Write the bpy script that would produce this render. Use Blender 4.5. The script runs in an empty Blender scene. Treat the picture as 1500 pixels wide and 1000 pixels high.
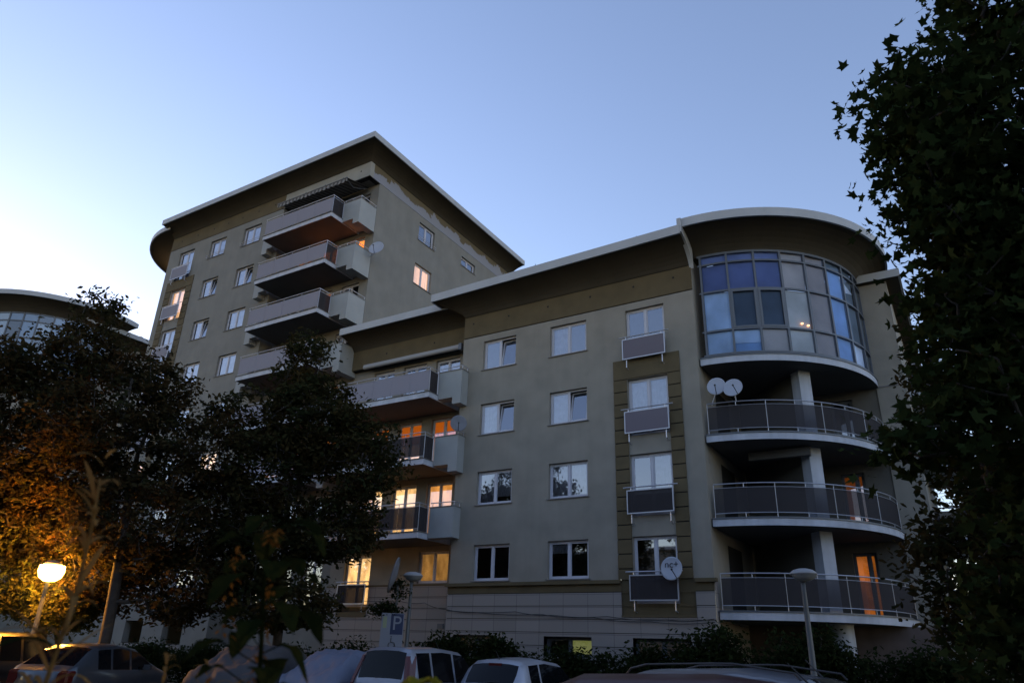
import bpy, bmesh, math, random
import numpy as np
from mathutils import Vector, Matrix
random.seed(7); RNG=np.random.default_rng(11)
S=bpy.context.scene; COL=S.collection
R=math.radians
G0=-1.6            # ground level; z = 0 is the photographer's eye
# ------------------------------------------------------------------ materials
def mat(name,col,rough=.8,metal=0,var=0,scale=3,bump=0,bscale=40,spec=.5,emit=None,es=1,streak=0):
    m=bpy.data.materials.new(name); m.use_nodes=True; n=m.node_tree; b=n.nodes['Principled BSDF']
    b.inputs['Base Color'].default_value=(*col,1); b.inputs['Roughness'].default_value=rough
    b.inputs['Metallic'].default_value=metal; b.inputs['Specular IOR Level'].default_value=spec
    if emit: b.inputs['Emission Color'].default_value=(*emit,1); b.inputs['Emission Strength'].default_value=es*.41
    tc=n.nodes.new('ShaderNodeTexCoord')
    if var:
        t=n.nodes.new('ShaderNodeTexNoise'); t.inputs['Scale'].default_value=scale; t.inputs['Detail'].default_value=6
        r=n.nodes.new('ShaderNodeValToRGB'); r.color_ramp.elements[0].position=.3; r.color_ramp.elements[1].position=.7
        r.color_ramp.elements[0].color=(*[c*(1-var) for c in col],1); r.color_ramp.elements[1].color=(*[min(1,c*(1+var)) for c in col],1)
        n.links.new(tc.outputs['Object'],t.inputs['Vector']); n.links.new(t.outputs['Fac'],r.inputs['Fac'])
        out=r.outputs['Color']
        if streak:
            mp=n.nodes.new('ShaderNodeMapping'); mp.inputs['Scale'].default_value=(2.2,2.2,.14)
            t2=n.nodes.new('ShaderNodeTexNoise'); t2.inputs['Scale'].default_value=1.6; t2.inputs['Detail'].default_value=5
            n.links.new(tc.outputs['Object'],mp.inputs['Vector']); n.links.new(mp.outputs['Vector'],t2.inputs['Vector'])
            r2=n.nodes.new('ShaderNodeValToRGB'); r2.color_ramp.elements[0].position=.35; r2.color_ramp.elements[1].position=.62
            r2.color_ramp.elements[0].color=(1-streak,)*3+(1,); r2.color_ramp.elements[1].color=(1,1,1,1)
            mx=n.nodes.new('ShaderNodeMix'); mx.data_type='RGBA'; mx.blend_type='MULTIPLY'; mx.inputs['Factor'].default_value=1
            n.links.new(t2.outputs['Fac'],r2.inputs['Fac']); n.links.new(out,mx.inputs[6]); n.links.new(r2.outputs['Color'],mx.inputs[7]); out=mx.outputs[2]
        n.links.new(out,b.inputs['Base Color'])
    if bump:
        t=n.nodes.new('ShaderNodeTexNoise'); t.inputs['Scale'].default_value=bscale; t.inputs['Detail'].default_value=4
        bp=n.nodes.new('ShaderNodeBump'); bp.inputs['Strength'].default_value=bump; bp.inputs['Distance'].default_value=.02
        n.links.new(tc.outputs['Object'],t.inputs['Vector']); n.links.new(t.outputs['Fac'],bp.inputs['Height']); n.links.new(bp.outputs['Normal'],b.inputs['Normal'])
    return m
def mix_mat(name,shader_a,shader_b,fac):
    m=bpy.data.materials.new(name); m.use_nodes=True; n=m.node_tree; n.nodes.clear()
    o=n.nodes.new('ShaderNodeOutputMaterial'); mx=n.nodes.new('ShaderNodeMixShader')
    a=shader_a(n); b=shader_b(n); n.links.new(a,mx.inputs[1]); n.links.new(b,mx.inputs[2])
    f=fac(n) if callable(fac) else None
    if f: n.links.new(f,mx.inputs[0])
    else: mx.inputs[0].default_value=fac
    n.links.new(mx.outputs[0],o.inputs[0]); return m
def bs(kind,col,rough=0.):
    def f(n):
        s=n.nodes.new(kind); s.inputs['Color'].default_value=(*col,1)
        if 'Roughness' in s.inputs: s.inputs['Roughness'].default_value=rough
        return s.outputs[0]
    return f
def fres(base,power):
    def f(n):
        l=n.nodes.new('ShaderNodeLayerWeight'); l.inputs['Blend'].default_value=power
        a=n.nodes.new('ShaderNodeMath'); a.operation='ADD'; a.inputs[1].default_value=base; a.use_clamp=True
        n.links.new(l.outputs['Fresnel'],a.inputs[0]); return a.outputs[0]
    return f
def leafmat(name,col,col2,trans=.35,scale=1.2):
    m=bpy.data.materials.new(name); m.use_nodes=True; n=m.node_tree; n.nodes.clear()
    o=n.nodes.new('ShaderNodeOutputMaterial'); mx=n.nodes.new('ShaderNodeMixShader'); d=n.nodes.new('ShaderNodeBsdfDiffuse'); t=n.nodes.new('ShaderNodeBsdfTranslucent')
    tc=n.nodes.new('ShaderNodeTexCoord'); no=n.nodes.new('ShaderNodeTexNoise'); no.inputs['Scale'].default_value=scale; no.inputs['Detail'].default_value=8; no.inputs['Roughness'].default_value=.8
    r=n.nodes.new('ShaderNodeValToRGB'); r.color_ramp.elements[0].position=.42; r.color_ramp.elements[1].position=.62
    r.color_ramp.elements[0].color=(*col,1); r.color_ramp.elements[1].color=(*col2,1)
    n.links.new(tc.outputs['Object'],no.inputs['Vector']); n.links.new(no.outputs['Fac'],r.inputs['Fac'])
    n.links.new(r.outputs['Color'],d.inputs['Color']); n.links.new(r.outputs['Color'],t.inputs['Color'])
    mx.inputs[0].default_value=trans; n.links.new(d.outputs[0],mx.inputs[1]); n.links.new(t.outputs[0],mx.inputs[2]); n.links.new(mx.outputs[0],o.inputs[0])
    return m
M={}
M['plaster']=mat('plaster',(.252,.232,.198),.95,var=.10,scale=1.3,bump=.35,bscale=45,streak=.05)
M['plaster_tower']=mat('plaster_tower',(.205,.197,.178),.95,var=.10,scale=1.1,bump=.35,bscale=45,streak=.05)
M['loggia']=mat('loggia_render_shaded',(.12,.11,.095),.95,var=.1,scale=1.3,bump=.3)  # plaster darkened: the shade of the recess is put into the colour
M['ochre']=mat('ochre_render',(.105,.080,.042),.95,var=.14,scale=1.5,bump=.2)
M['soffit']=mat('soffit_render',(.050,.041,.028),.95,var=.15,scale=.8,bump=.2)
M['fascia']=mat('fascia_metal',(.36,.37,.385),.55,var=.08,scale=1.2)
M['parapet']=mat('parapet_render',(.31,.32,.32),.9,var=.06,scale=1.5,bump=.2)
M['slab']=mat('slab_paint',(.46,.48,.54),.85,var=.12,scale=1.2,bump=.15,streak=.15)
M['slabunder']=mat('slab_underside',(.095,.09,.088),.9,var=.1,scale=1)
M['dark']=mat('dark_gap',(.015,.014,.013),.9)
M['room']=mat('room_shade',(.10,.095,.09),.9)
M['frame']=mat('window_frame',(.50,.50,.56),.45)
M['framedark']=mat('dark_frame',(.09,.10,.12),.4)
M['sill']=mat('window_sill',(.16,.15,.15),.6)
M['rail']=mat('galvanised_rail',(.45,.45,.49),.4,metal=.6)
M['curtain']=mat('white_curtain',(.80,.80,.90),.9,var=.12,scale=5)
M['blind']=mat('grey_blind',(.17,.17,.19),.9,var=.1,scale=4)
M['orange_blind']=mat('orange_blind',(.7,.2,.03),.9,emit=(1,.27,.015),es=.38)
M['lit_warm']=mat('lit_room_warm',(.6,.4,.2),.9,emit=(1,.43,.09),es=.75)
M['lit_bright']=mat('lit_room_bright',(.7,.5,.3),.9,emit=(1,.62,.24),es=1.1)
M['lit_dim']=mat('lit_room_dim',(.5,.35,.15),.9,emit=(1,.5,.13),es=.28)
M['lit_peach']=mat('lit_curtain_peach',(.6,.5,.4),.9,emit=(1,.56,.28),es=.95,var=.1,scale=6)
M['lit_strong']=mat('lit_room_strong',(.6,.3,.1),.9,emit=(1,.30,.06),es=1.9)
M['lit_ember']=mat('lit_room_ember',(.3,.12,.04),.9,emit=(1,.25,.02),es=.11)
M['lit_orange']=mat('lit_room_orange',(.6,.3,.1),.9,emit=(1,.29,.03),es=.33)
M['lit_green']=mat('lit_cellar',(.5,.5,.2),.9,emit=(.75,.8,.25),es=.2)
M['lit_magenta']=mat('lit_magenta',(.5,.1,.4),.9,emit=(1,.1,.8),es=1.2)
def lit_textured(m,scale=(3,3,1.2)):
    n=m.node_tree; b=n.nodes['Principled BSDF']; tc=n.nodes.new('ShaderNodeTexCoord'); mp=n.nodes.new('ShaderNodeMapping'); mp.inputs['Scale'].default_value=scale
    t=n.nodes.new('ShaderNodeTexNoise'); t.inputs['Scale'].default_value=1.3; t.inputs['Detail'].default_value=2
    mr=n.nodes.new('ShaderNodeMapRange'); s=b.inputs['Emission Strength'].default_value; mr.inputs[3].default_value=s*.45; mr.inputs[4].default_value=s*1.6
    mr.inputs[1].default_value=.3; mr.inputs[2].default_value=.7
    n.links.new(tc.outputs['Object'],mp.inputs[0]); n.links.new(mp.outputs[0],t.inputs['Vector']); n.links.new(t.outputs['Fac'],mr.inputs[0]); n.links.new(mr.outputs[0],b.inputs['Emission Strength'])
for k in ('lit_warm','lit_bright','lit_dim','lit_orange'): lit_textured(M[k])
lit_textured(M['lit_peach'],(8,8,.3))
M['glass']=mix_mat('window_glass',bs('ShaderNodeBsdfTransparent',(.86,.88,.9)),bs('ShaderNodeBsdfGlossy',(.86,.88,.95),.02),fres(.12,.62))
M['bayglass']=mix_mat('bay_glass',bs('ShaderNodeBsdfTransparent',(.9,.92,.95)),bs('ShaderNodeBsdfGlossy',(.8,.88,1),.03),fres(.0,.22))
M['frosted']=mix_mat('frosted_panel',bs('ShaderNodeBsdfTransparent',(.8,.8,.85)),bs('ShaderNodeBsdfDiffuse',(.29,.28,.325)),.86)
M['smoked']=mix_mat('smoked_panel',bs('ShaderNodeBsdfTransparent',(.75,.74,.74)),bs('ShaderNodeBsdfDiffuse',(.052,.048,.052)),.8)
M['panelgrey']=mix_mat('grey_panel',bs('ShaderNodeBsdfTransparent',(.8,.8,.85)),bs('ShaderNodeBsdfDiffuse',(.19,.17,.20)),.85)
M['white']=mat('white_enamel',(.33,.35,.41),.5)
M['bluewhite']=mat('dish_enamel',(.42,.45,.55),.5)
M['pole']=mat('lamp_post_paint',(.09,.095,.10),.5,metal=.3)
M['lampcap']=mat('lamp_cap',(.30,.30,.31),.5)
M['lens']=mat('lamp_lens',(.25,.25,.24),.3)
M['lens_on']=mat('lamp_lens_lit',(1,.6,.2),.5,emit=(1,.52,.10),es=30)
M['trunk']=mat('bark',(.05,.042,.035),.95,var=.3,scale=6,bump=.6,bscale=12)
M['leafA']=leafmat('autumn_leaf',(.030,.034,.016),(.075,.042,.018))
M['leafY']=leafmat('lamp_lit_leaf',(.07,.085,.025),(.13,.10,.03),trans=.4)  # brighter than the other leaves: lamplight is put into the colour
M['leafB']=leafmat('street_tree_leaf',(.028,.036,.016),(.060,.040,.016))
M['leafR']=leafmat('maple_leaf',(.022,.036,.013),(.032,.040,.013),trans=.25)
M['leafH']=leafmat('hedge_leaf',(.016,.026,.010),(.028,.034,.012),scale=3)
M['leafP']=leafmat('weed_leaf',(.012,.020,.007),(.028,.028,.008),trans=.4,scale=6)
M['seed']=leafmat('seed_head',(.22,.125,.045),(.28,.16,.05),trans=.4,scale=8)
M['yellowleaf']=leafmat('yellow_leaf',(.22,.20,.02),(.28,.22,.03),trans=.4,scale=6)
M['orangeleaf']=leafmat('orange_leaf',(.22,.09,.02),(.30,.12,.02),trans=.4,scale=6)
M['asphalt']=mat('asphalt',(.045,.045,.047),.9,var=.2,scale=2,bump=.3,bscale=80)
M['grass']=mat('grass_ground',(.04,.055,.02),.95,var=.3,scale=1.5,bump=.5,bscale=20)
M['paving']=mat('paving',(.20,.195,.19),.9,var=.15,scale=2,bump=.2)
M['kerb']=mat('kerb_concrete',(.25,.24,.23),.9,var=.1)
M['rubber']=mat('tyre_rubber',(.015,.015,.015),.8)
M['alloy']=mat('alloy',(.5,.5,.52),.35,metal=.8)
M['carglass']=mat('car_glass',(.004,.005,.007),.05,spec=.2)
M['tail']=mat('tail_lamp',(.07,.005,.005),.25)
M['plastic']=mat('black_plastic',(.02,.02,.022),.5)
M['chrome']=mat('chrome',(.6,.6,.62),.12,metal=1)
M['blue']=mat('sign_blue',(.012,.022,.07),.5)
M['signwhite']=mat('sign_white',(.19,.20,.235),.5)
M['signink']=mat('sign_ink',(.02,.02,.025),.6)
M['cableblack']=mat('cable_black',(.02,.02,.02),.7)
M['bin']=mat('bin_plastic',(.10,.13,.14),.5)
M['brick']=mat('dark_render',(.12,.09,.08),.95,var=.2,scale=2)
def paint(name,col):
    m=mat(name,col,.35,metal=.25,spec=.6); b=m.node_tree.nodes['Principled BSDF']; b.inputs['Coat Weight'].default_value=.8; b.inputs['Coat Roughness'].default_value=.08; return m
# stone cladding: vertical joints and slabs of slightly different tone; the courses are real steps
m=mat('stone_cladding',(.33,.29,.28),.85,bump=.12,bscale=50); n=m.node_tree; b=n.nodes['Principled BSDF']
tc=n.nodes.new('ShaderNodeTexCoord'); sp=n.nodes.new('ShaderNodeSeparateXYZ'); cb=n.nodes.new('ShaderNodeCombineXYZ'); ad=n.nodes.new('ShaderNodeMath')
n.links.new(tc.outputs['Object'],sp.inputs[0]); n.links.new(sp.outputs[0],ad.inputs[0]); n.links.new(sp.outputs[1],ad.inputs[1]); n.links.new(ad.outputs[0],cb.inputs[0])
az=n.nodes.new('ShaderNodeMath'); az.inputs[1].default_value=-2.34+4.2; n.links.new(sp.outputs[2],az.inputs[0]); n.links.new(az.outputs[0],cb.inputs[1])
br=n.nodes.new('ShaderNodeTexBrick'); br.inputs['Scale'].default_value=1; br.offset=0; br.inputs['Brick Width'].default_value=.93; br.inputs['Row Height'].default_value=.42; br.inputs['Mortar Size'].default_value=.008
br.inputs['Color1'].default_value=(.28,.25,.235,1); br.inputs['Color2'].default_value=(.245,.22,.205,1); br.inputs['Mortar'].default_value=(.11,.10,.10,1)
n.links.new(cb.outputs[0],br.inputs['Vector']); n.links.new(br.outputs['Color'],b.inputs['Base Color']); M['stone']=m
# patchy band with peeled render on the tower side
m=mat('peeled_render',(.2,.16,.1),.95,bump=.2); n=m.node_tree; b=n.nodes['Principled BSDF']; tc=n.nodes.new('ShaderNodeTexCoord')
t=n.nodes.new('ShaderNodeTexNoise'); t.inputs['Scale'].default_value=1.1; t.inputs['Detail'].default_value=9; t.inputs['Roughness'].default_value=.62
r=n.nodes.new('ShaderNodeValToRGB'); r.color_ramp.elements[0].position=.49; r.color_ramp.elements[1].position=.51
sp=n.nodes.new('ShaderNodeSeparateXYZ'); mr=n.nodes.new('ShaderNodeMapRange'); mr.inputs[1].default_value=23.8; mr.inputs[2].default_value=24.75; mr.inputs[3].default_value=.26; mr.inputs[4].default_value=-.16
ad=n.nodes.new('ShaderNodeMath')
r.color_ramp.elements[0].color=(.12,.095,.055,1); r.color_ramp.elements[1].color=(.24,.245,.28,1)
n.links.new(tc.outputs['Object'],t.inputs['Vector']); n.links.new(tc.outputs['Object'],sp.inputs[0]); n.links.new(sp.outputs[2],mr.inputs[0]); n.links.new(t.outputs['Fac'],ad.inputs[0]); n.links.new(mr.outputs[0],ad.inputs[1])
n.links.new(ad.outputs[0],r.inputs['Fac']); n.links.new(r.outputs['Color'],b.inputs['Base Color']); M['peeled']=m
# striped awning cloth
m=mat('awning_cloth',(.5,.48,.45),.9); n=m.node_tree; b=n.nodes['Principled BSDF']; tc=n.nodes.new('ShaderNodeTexCoord'); w=n.nodes.new('ShaderNodeTexWave'); w.inputs['Scale'].default_value=1.1; w.bands_direction='X'
r=n.nodes.new('ShaderNodeValToRGB'); r.color_ramp.interpolation='CONSTANT'; r.color_ramp.elements[1].position=.5; r.color_ramp.elements[0].color=(.07,.065,.06,1); r.color_ramp.elements[1].color=(.20,.19,.18,1)
n.links.new(tc.outputs['Object'],w.inputs['Vector']); n.links.new(w.outputs['Fac'],r.inputs['Fac']); n.links.new(r.outputs['Color'],b.inputs['Base Color']); M['awning']=m
# ------------------------------------------------------------------ object helpers
def tag(o,label,cat,group=None,kind=None):
    if label: o['label']=label
    if cat: o['category']=cat
    if group: o['group']=group
    if kind: o['kind']=kind
    return o
def empty(name,loc=(0,0,0),rz=0,label=None,cat=None,group=None):
    o=bpy.data.objects.new(name,None); COL.objects.link(o); o.location=loc; o.rotation_euler=(0,0,rz); o.empty_display_size=.3
    return tag(o,label,cat,group)
class MB:
    def __init__(s): s.v=[]; s.f=[]; s.m=[]
    def add(s,vs,fs,mi=0):
        k=len(s.v); s.v+= [tuple(p) for p in vs]; s.f+=[tuple(k+i for i in f) for f in fs]; s.m+=[mi]*len(fs)
    def box(s,x0,x1,y0,y1,z0,z1,mi=0):
        s.add([(x0,y0,z0),(x1,y0,z0),(x1,y1,z0),(x0,y1,z0),(x0,y0,z1),(x1,y0,z1),(x1,y1,z1),(x0,y1,z1)],
              [(0,3,2,1),(4,5,6,7),(0,1,5,4),(1,2,6,5),(2,3,7,6),(3,0,4,7)],mi)
    def hexa(s,p,mi=0): s.add(p,[(0,3,2,1),(4,5,6,7),(0,1,5,4),(1,2,6,5),(2,3,7,6),(3,0,4,7)],mi)
    def quad(s,a,b,c,d,mi=0): s.add([a,b,c,d],[(0,1,2,3)],mi)
    def tube(s,pts,r,n=8,mi=0,cap=True):
        pts=[Vector(p) for p in pts]; rs=r if isinstance(r,(list,tuple)) else [r]*len(pts); k=len(s.v); up=None
        for i,p in enumerate(pts):
            t=(pts[min(i+1,len(pts)-1)]-pts[max(i-1,0)]); t=t.normalized() if t.length>1e-9 else Vector((0,0,1))
            if up is None: up=Vector((0,0,1)) if abs(t.z)<.9 else Vector((1,0,0))
            a=t.cross(up).normalized(); b=t.cross(a).normalized(); up=-b if False else up
            for j in range(n):
                q=p+(a*math.cos(2*math.pi*j/n)+b*math.sin(2*math.pi*j/n))*rs[i]; s.v.append(tuple(q))
        for i in range(len(pts)-1):
            for j in range(n):
                s.f.append((k+i*n+j,k+i*n+(j+1)%n,k+(i+1)*n+(j+1)%n,k+(i+1)*n+j)); s.m.append(mi)
        if cap:
            s.f.append(tuple(k+j for j in range(n))); s.m.append(mi); e=k+(len(pts)-1)*n; s.f.append(tuple(e+n-1-j for j in range(n))); s.m.append(mi)
    def lathe(s,prof,c=(0,0,0),n=24,mi=0):
        k=len(s.v)
        for r,z in prof:
            for j in range(n): a=2*math.pi*j/n; s.v.append((c[0]+r*math.cos(a),c[1]+r*math.sin(a),c[2]+z))
        for i in range(len(prof)-1):
            for j in range(n): s.f.append((k+i*n+j,k+i*n+(j+1)%n,k+(i+1)*n+(j+1)%n,k+(i+1)*n+j)); s.m.append(mi)
    def build(s,name,mats,parent=None,smooth=False,bevel=0,recalc=True):
        me=bpy.data.meshes.new(name); me.from_pydata(s.v,[],s.f)
        if not isinstance(mats,(list,tuple)): mats=[mats]
        for m in mats: me.materials.append(M[m] if isinstance(m,str) else m)
        me.polygons.foreach_set('material_index',s.m)
        if recalc:
            b=bmesh.new(); b.from_mesh(me); bmesh.ops.recalc_face_normals(b,faces=b.faces); b.to_mesh(me); b.free()
        if smooth: me.polygons.foreach_set('use_smooth',[True]*len(me.polygons))
        o=bpy.data.objects.new(name,me); COL.objects.link(o)
        if parent: o.parent=parent
        if bevel:
            bv=o.modifiers.new('bevel','BEVEL'); bv.width=bevel; bv.segments=2; bv.limit_method='ANGLE'; bv.angle_limit=R(40)
        return o
# a facade frame: origin, direction along the wall, outward normal
class F:
    def __init__(s,O,U,N): s.O=Vector(O); s.U=Vector(U); s.N=Vector(N)
    def P(s,u,z,d=0): return tuple(s.O+s.U*u+Vector((0,0,z))+s.N*d)
    def box(s,mb,u0,u1,z0,z1,d0,d1,mi=0):
        mb.hexa([s.P(u0,z0,d0),s.P(u1,z0,d0),s.P(u1,z0,d1),s.P(u0,z0,d1),s.P(u0,z1,d0),s.P(u1,z1,d0),s.P(u1,z1,d1),s.P(u0,z1,d1)],mi)
def front(y): return F((0,y,0),(1,0,0),(0,-1,0))
def side(x): return F((x,0,0),(0,1,0),(1,0,0))
def holed(mb,fr,u0,u1,z0,z1,holes,reveal=.22,d=0,mi=0,thick=None):
    us=sorted({u0,u1}|{h[i] for h in holes for i in(0,1) if u0<h[i]<u1}); zs=sorted({z0,z1}|{h[i] for h in holes for i in(2,3) if z0<h[i]<z1})
    for a,b in zip(us,us[1:]):
        for c,e in zip(zs,zs[1:]):
            cu=(a+b)/2; cz=(c+e)/2
            if any(h[0]<cu<h[1] and h[2]<cz<h[3] for h in holes): continue
            mb.quad(fr.P(a,c,d),fr.P(b,c,d),fr.P(b,e,d),fr.P(a,e,d),mi)
    for h in holes:
        a,b,c,e=max(h[0],u0),min(h[1],u1),max(h[2],z0),min(h[3],z1)
        if a>=b or c>=e: continue
        k=d-reveal
        if h[0]>=u0: mb.quad(fr.P(a,c,d),fr.P(a,e,d),fr.P(a,e,k),fr.P(a,c,k),mi)
        if h[1]<=u1: mb.quad(fr.P(b,c,d),fr.P(b,e,d),fr.P(b,e,k),fr.P(b,c,k),mi)
        if h[2]>=z0: mb.quad(fr.P(a,c,d),fr.P(b,c,d),fr.P(b,c,k),fr.P(a,c,k),mi)
        if h[3]<=z1: mb.quad(fr.P(a,e,d),fr.P(b,e,d),fr.P(b,e,k),fr.P(a,e,k),mi)
def window(fr,u0,u1,z0,z1,parent,left='dark',right='dark',tilt=False,sill=True,guard=False,inset=.13,mull=.5,fm='frame',name='window',pane='glass',ratio=None,label=None):
    """frame mesh (part) > pane, blind, sill, sash, guard_rail"""
    mb=MB(); k=-inset; um=u0+(u1-u0)*mull; t=.065; g=.004
    fr.box(mb,u0+g,u1-g,z0+g,z0+t,k-.06,k); fr.box(mb,u0+g,u1-g,z1-t,z1-g,k-.06,k)
    fr.box(mb,u0+g,u0+t,z0+t,z1-t,k-.06,k); fr.box(mb,u1-t,u1-g,z0+t,z1-t,k-.06,k)
    fr.box(mb,um-.035,um+.035,z0+t,z1-t,k-.06,k+.012)
    cells=[(u0+t,um-.035,left),(um+.035,u1-t,right)]
    for i,(a,b,_) in enumerate(cells):
        if tilt and i==1: continue
        s=.04
        fr.box(mb,a,b,z0+t,z0+t+s,k-.045,k-.012); fr.box(mb,a,b,z1-t-s,z1-t,k-.045,k-.012)
        fr.box(mb,a,a+s,z0+t+s,z1-t-s,k-.045,k-.012); fr.box(mb,b-s,b,z0+t+s,z1-t-s,k-.045,k-.012)
    w=mb.build(name,fm,parent)
    if label: w['label']=label
    for i,(a,b,st) in enumerate(cells):
        c,e=z0+t,z1-t
        if tilt and i==1:
            sm=MB(); lean=.16; s=.055
            def pp(u,z,d): return fr.P(u,z,d-lean*(z-c)/(e-c))
            def bx(ua,ub,za,zb,d0,d1): sm.hexa([pp(ua,za,d0),pp(ub,za,d0),pp(ub,za,d1),pp(ua,za,d1),pp(ua,zb,d0),pp(ub,zb,d0),pp(ub,zb,d1),pp(ua,zb,d1)])
            bx(a,b,c,c+s,k-.05,k-.01); bx(a,b,e-s,e,k-.05,k-.01); bx(a,a+s,c+s,e-s,k-.05,k-.01); bx(b-s,b,c+s,e-s,k-.05,k-.01)
            sm.build('sash',fm,w)
            pm=MB(); pm.quad(pp(a+s,c+s,k-.03),pp(b-s,c+s,k-.03),pp(b-s,e-s,k-.03),pp(a+s,e-s,k-.03)); pm.build('pane',pane,w,recalc=False)
        else:
            # panes are never perfectly co-planar: a slight lean breaks the reflections
            j=random.uniform(-.004,.004); j2=random.uniform(-.003,.003)
            pm=MB(); pm.quad(fr.P(a,c,k-.03+j),fr.P(b,c,k-.03+j2),fr.P(b,e,k-.03-j),fr.P(a,e,k-.03-j2)); pm.build('pane',pane,w,recalc=False)
        if st!='dark':
            bd=-.30 if (tilt and i==1) else k-.09
            sp=st.split(':'); bm_=MB()
            zz=c if len(sp)==1 else e-(e-c)*float(sp[1])
            nseg=10 if 'curtain' in sp[0] or 'peach' in sp[0] else 1
            for q in range(nseg):
                ua=a+(b-a)*q/nseg; ub=a+(b-a)*(q+1)/nseg; da=.02*(q%2); db=.02*((q+1)%2)
                bm_.quad(fr.P(ua,zz,bd-da),fr.P(ub,zz,bd-db),fr.P(ub,e,bd-db),fr.P(ua,e,bd-da))
            bm_.build('blind' if 'lit' not in sp[0] else 'lit_room',sp[0],w)
    # the room behind
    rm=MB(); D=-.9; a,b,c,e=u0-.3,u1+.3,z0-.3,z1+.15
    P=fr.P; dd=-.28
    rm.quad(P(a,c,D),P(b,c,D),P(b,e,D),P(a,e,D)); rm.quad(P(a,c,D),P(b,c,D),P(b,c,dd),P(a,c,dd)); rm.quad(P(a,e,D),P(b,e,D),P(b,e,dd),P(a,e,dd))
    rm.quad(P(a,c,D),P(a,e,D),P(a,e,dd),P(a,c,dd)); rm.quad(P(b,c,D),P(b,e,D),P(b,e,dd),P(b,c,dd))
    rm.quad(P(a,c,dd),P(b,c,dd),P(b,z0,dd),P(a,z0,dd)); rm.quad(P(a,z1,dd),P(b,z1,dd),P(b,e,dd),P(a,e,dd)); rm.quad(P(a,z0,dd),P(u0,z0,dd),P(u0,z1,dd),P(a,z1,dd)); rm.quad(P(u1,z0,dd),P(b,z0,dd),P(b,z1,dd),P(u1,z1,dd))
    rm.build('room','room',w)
    if sill:
        sm=MB(); fr.box(sm,u0-.06,u1+.06,z0-.035,z0-.002,-.12,.05); sm.build('sill','sill',w)
    if guard:
        gm=MB()
        for zz in (z0+.10,z0+.22): gm.tube([fr.P(u0-.12,zz,.06),fr.P(u1+.12,zz,.06)],.014,6)
        for uu in (u0-.05,u1+.05): gm.tube([fr.P(uu,z0+.02,.0),fr.P(uu,z0+.05,.06),fr.P(uu,z0+.24,.06)],.012,6)
        gm.build('guard_rail','rail',w)
    return w
def juliet(fr,u0,u1,zb,parent,pm='frosted',label=None):
    """low balustrade before a french window: zb = bottom of the glass panel"""
    mb=MB(); d=.2
    mb.tube([fr.P(u0-.14,zb+.90,d),fr.P(u1+.14,zb+.90,d)],.024,8)
    for u in (u0+.14,u1-.14):
        mb.tube([fr.P(u,zb+.89,d),fr.P(u,zb-.30,d),fr.P(u,zb-.34,0)],.02,6)
    for a,b,c,e in ((u0,u1,zb,zb+.035),(u0,u1,zb+.765,zb+.80),(u0,u0+.035,zb+.035,zb+.765),(u1-.035,u1,zb+.035,zb+.765)): fr.box(mb,a,b,c,e,d+.03,d+.06)
    j=mb.build('balustrade','rail',parent)
    p=MB(); fr.box(p,u0+.035,u1-.035,zb+.035,zb+.765,d+.04,d+.05); p.build('panel',pm,j)
    if label: j['label']=label
    return j
# ------------------------------------------------------------------ the apartment building
B=empty('apartment_building',(0,0,0),label='large olive grey apartment building with a tall wing and a rounded glazed corner',cat='apartment building')
B.location=(0,0,0)
# measurements (metres, eye level = 0)
YM=23.36; XL,XR=-17.05,-6.9; YT=23.65; XTL,XTR=-41.75,-24.33; YR=24.5; YMID=24.4; FL=2.8
TOP=12.13
fm_=front(YM)
wins=[]
spec={ # column, row -> left sash, right sash, tilt
 (0,0):('blind','blind',True),(1,0):('curtain','blind',False),(0,1):('curtain','dark',True),(1,1):('curtain','dark',True),
 (0,2):('curtain','curtain:.8',False),(1,2):('curtain','curtain',False),(0,3):('blind','blind',False),(1,3):('curtain:.3','dark',False)}
holes=[]
for r in range(4):
    t=TOP-FL*r
    holes+=[(-16.0,-14.4,t-1.3,t),(-12.8,-11.2,t-1.3,t),(-9.56,-8.03,t-2.12,t)]
mb=MB(); holed(mb,fm_,XL,XR,2.36,12.41,[h for h in holes],.36)
# left and right returns
mb.quad((XL,YM,2.36),(XL,YMID,2.36),(XL,YMID,12.42),(XL,YM,12.42)); mb.quad((XR,YM,1.2),(XR,29.2,1.2),(XR,29.2,13.79),(XR,YM,13.79))
mb.build('wall','plaster',B)
mb=MB(); fm_.box(mb,XL,XR-.003,12.455,13.43,-.3,0); mb.build('band','ochre',B)
mb=MB(); fm_.box(mb,XL+.01,XR-.02,12.36,13.60,-.34,-.035)
for x in (-16.59,-14.8,-12.92,-11.01,-9.18,-7.59):
    mb.tube([(x,YM-.004,13.08),(x,YM+.05,13.08)],.045,10)
mb.build('joint','dark',B)
for r in range(4):
    t=TOP-FL*r
    for c,(a,b) in enumerate(((-16.0,-14.4),(-12.8,-11.2))):
        l,rt,ti=spec[(c,r)]; window(fm_,a,b,t-1.3,t,B,l,rt,ti)
    l,rt=[('blind','blind'),('curtain','curtain'),('blind','curtain'),('dark','dark')][r]
    window(fm_,-9.56,-8.03,t-2.12,t,B,l,rt,sill=False,name='french_window')
    juliet(fm_,-9.62,-7.97,t-2.09 if r<3 else t-2.05,B,'panelgrey' if r<2 else 'smoked')
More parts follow.
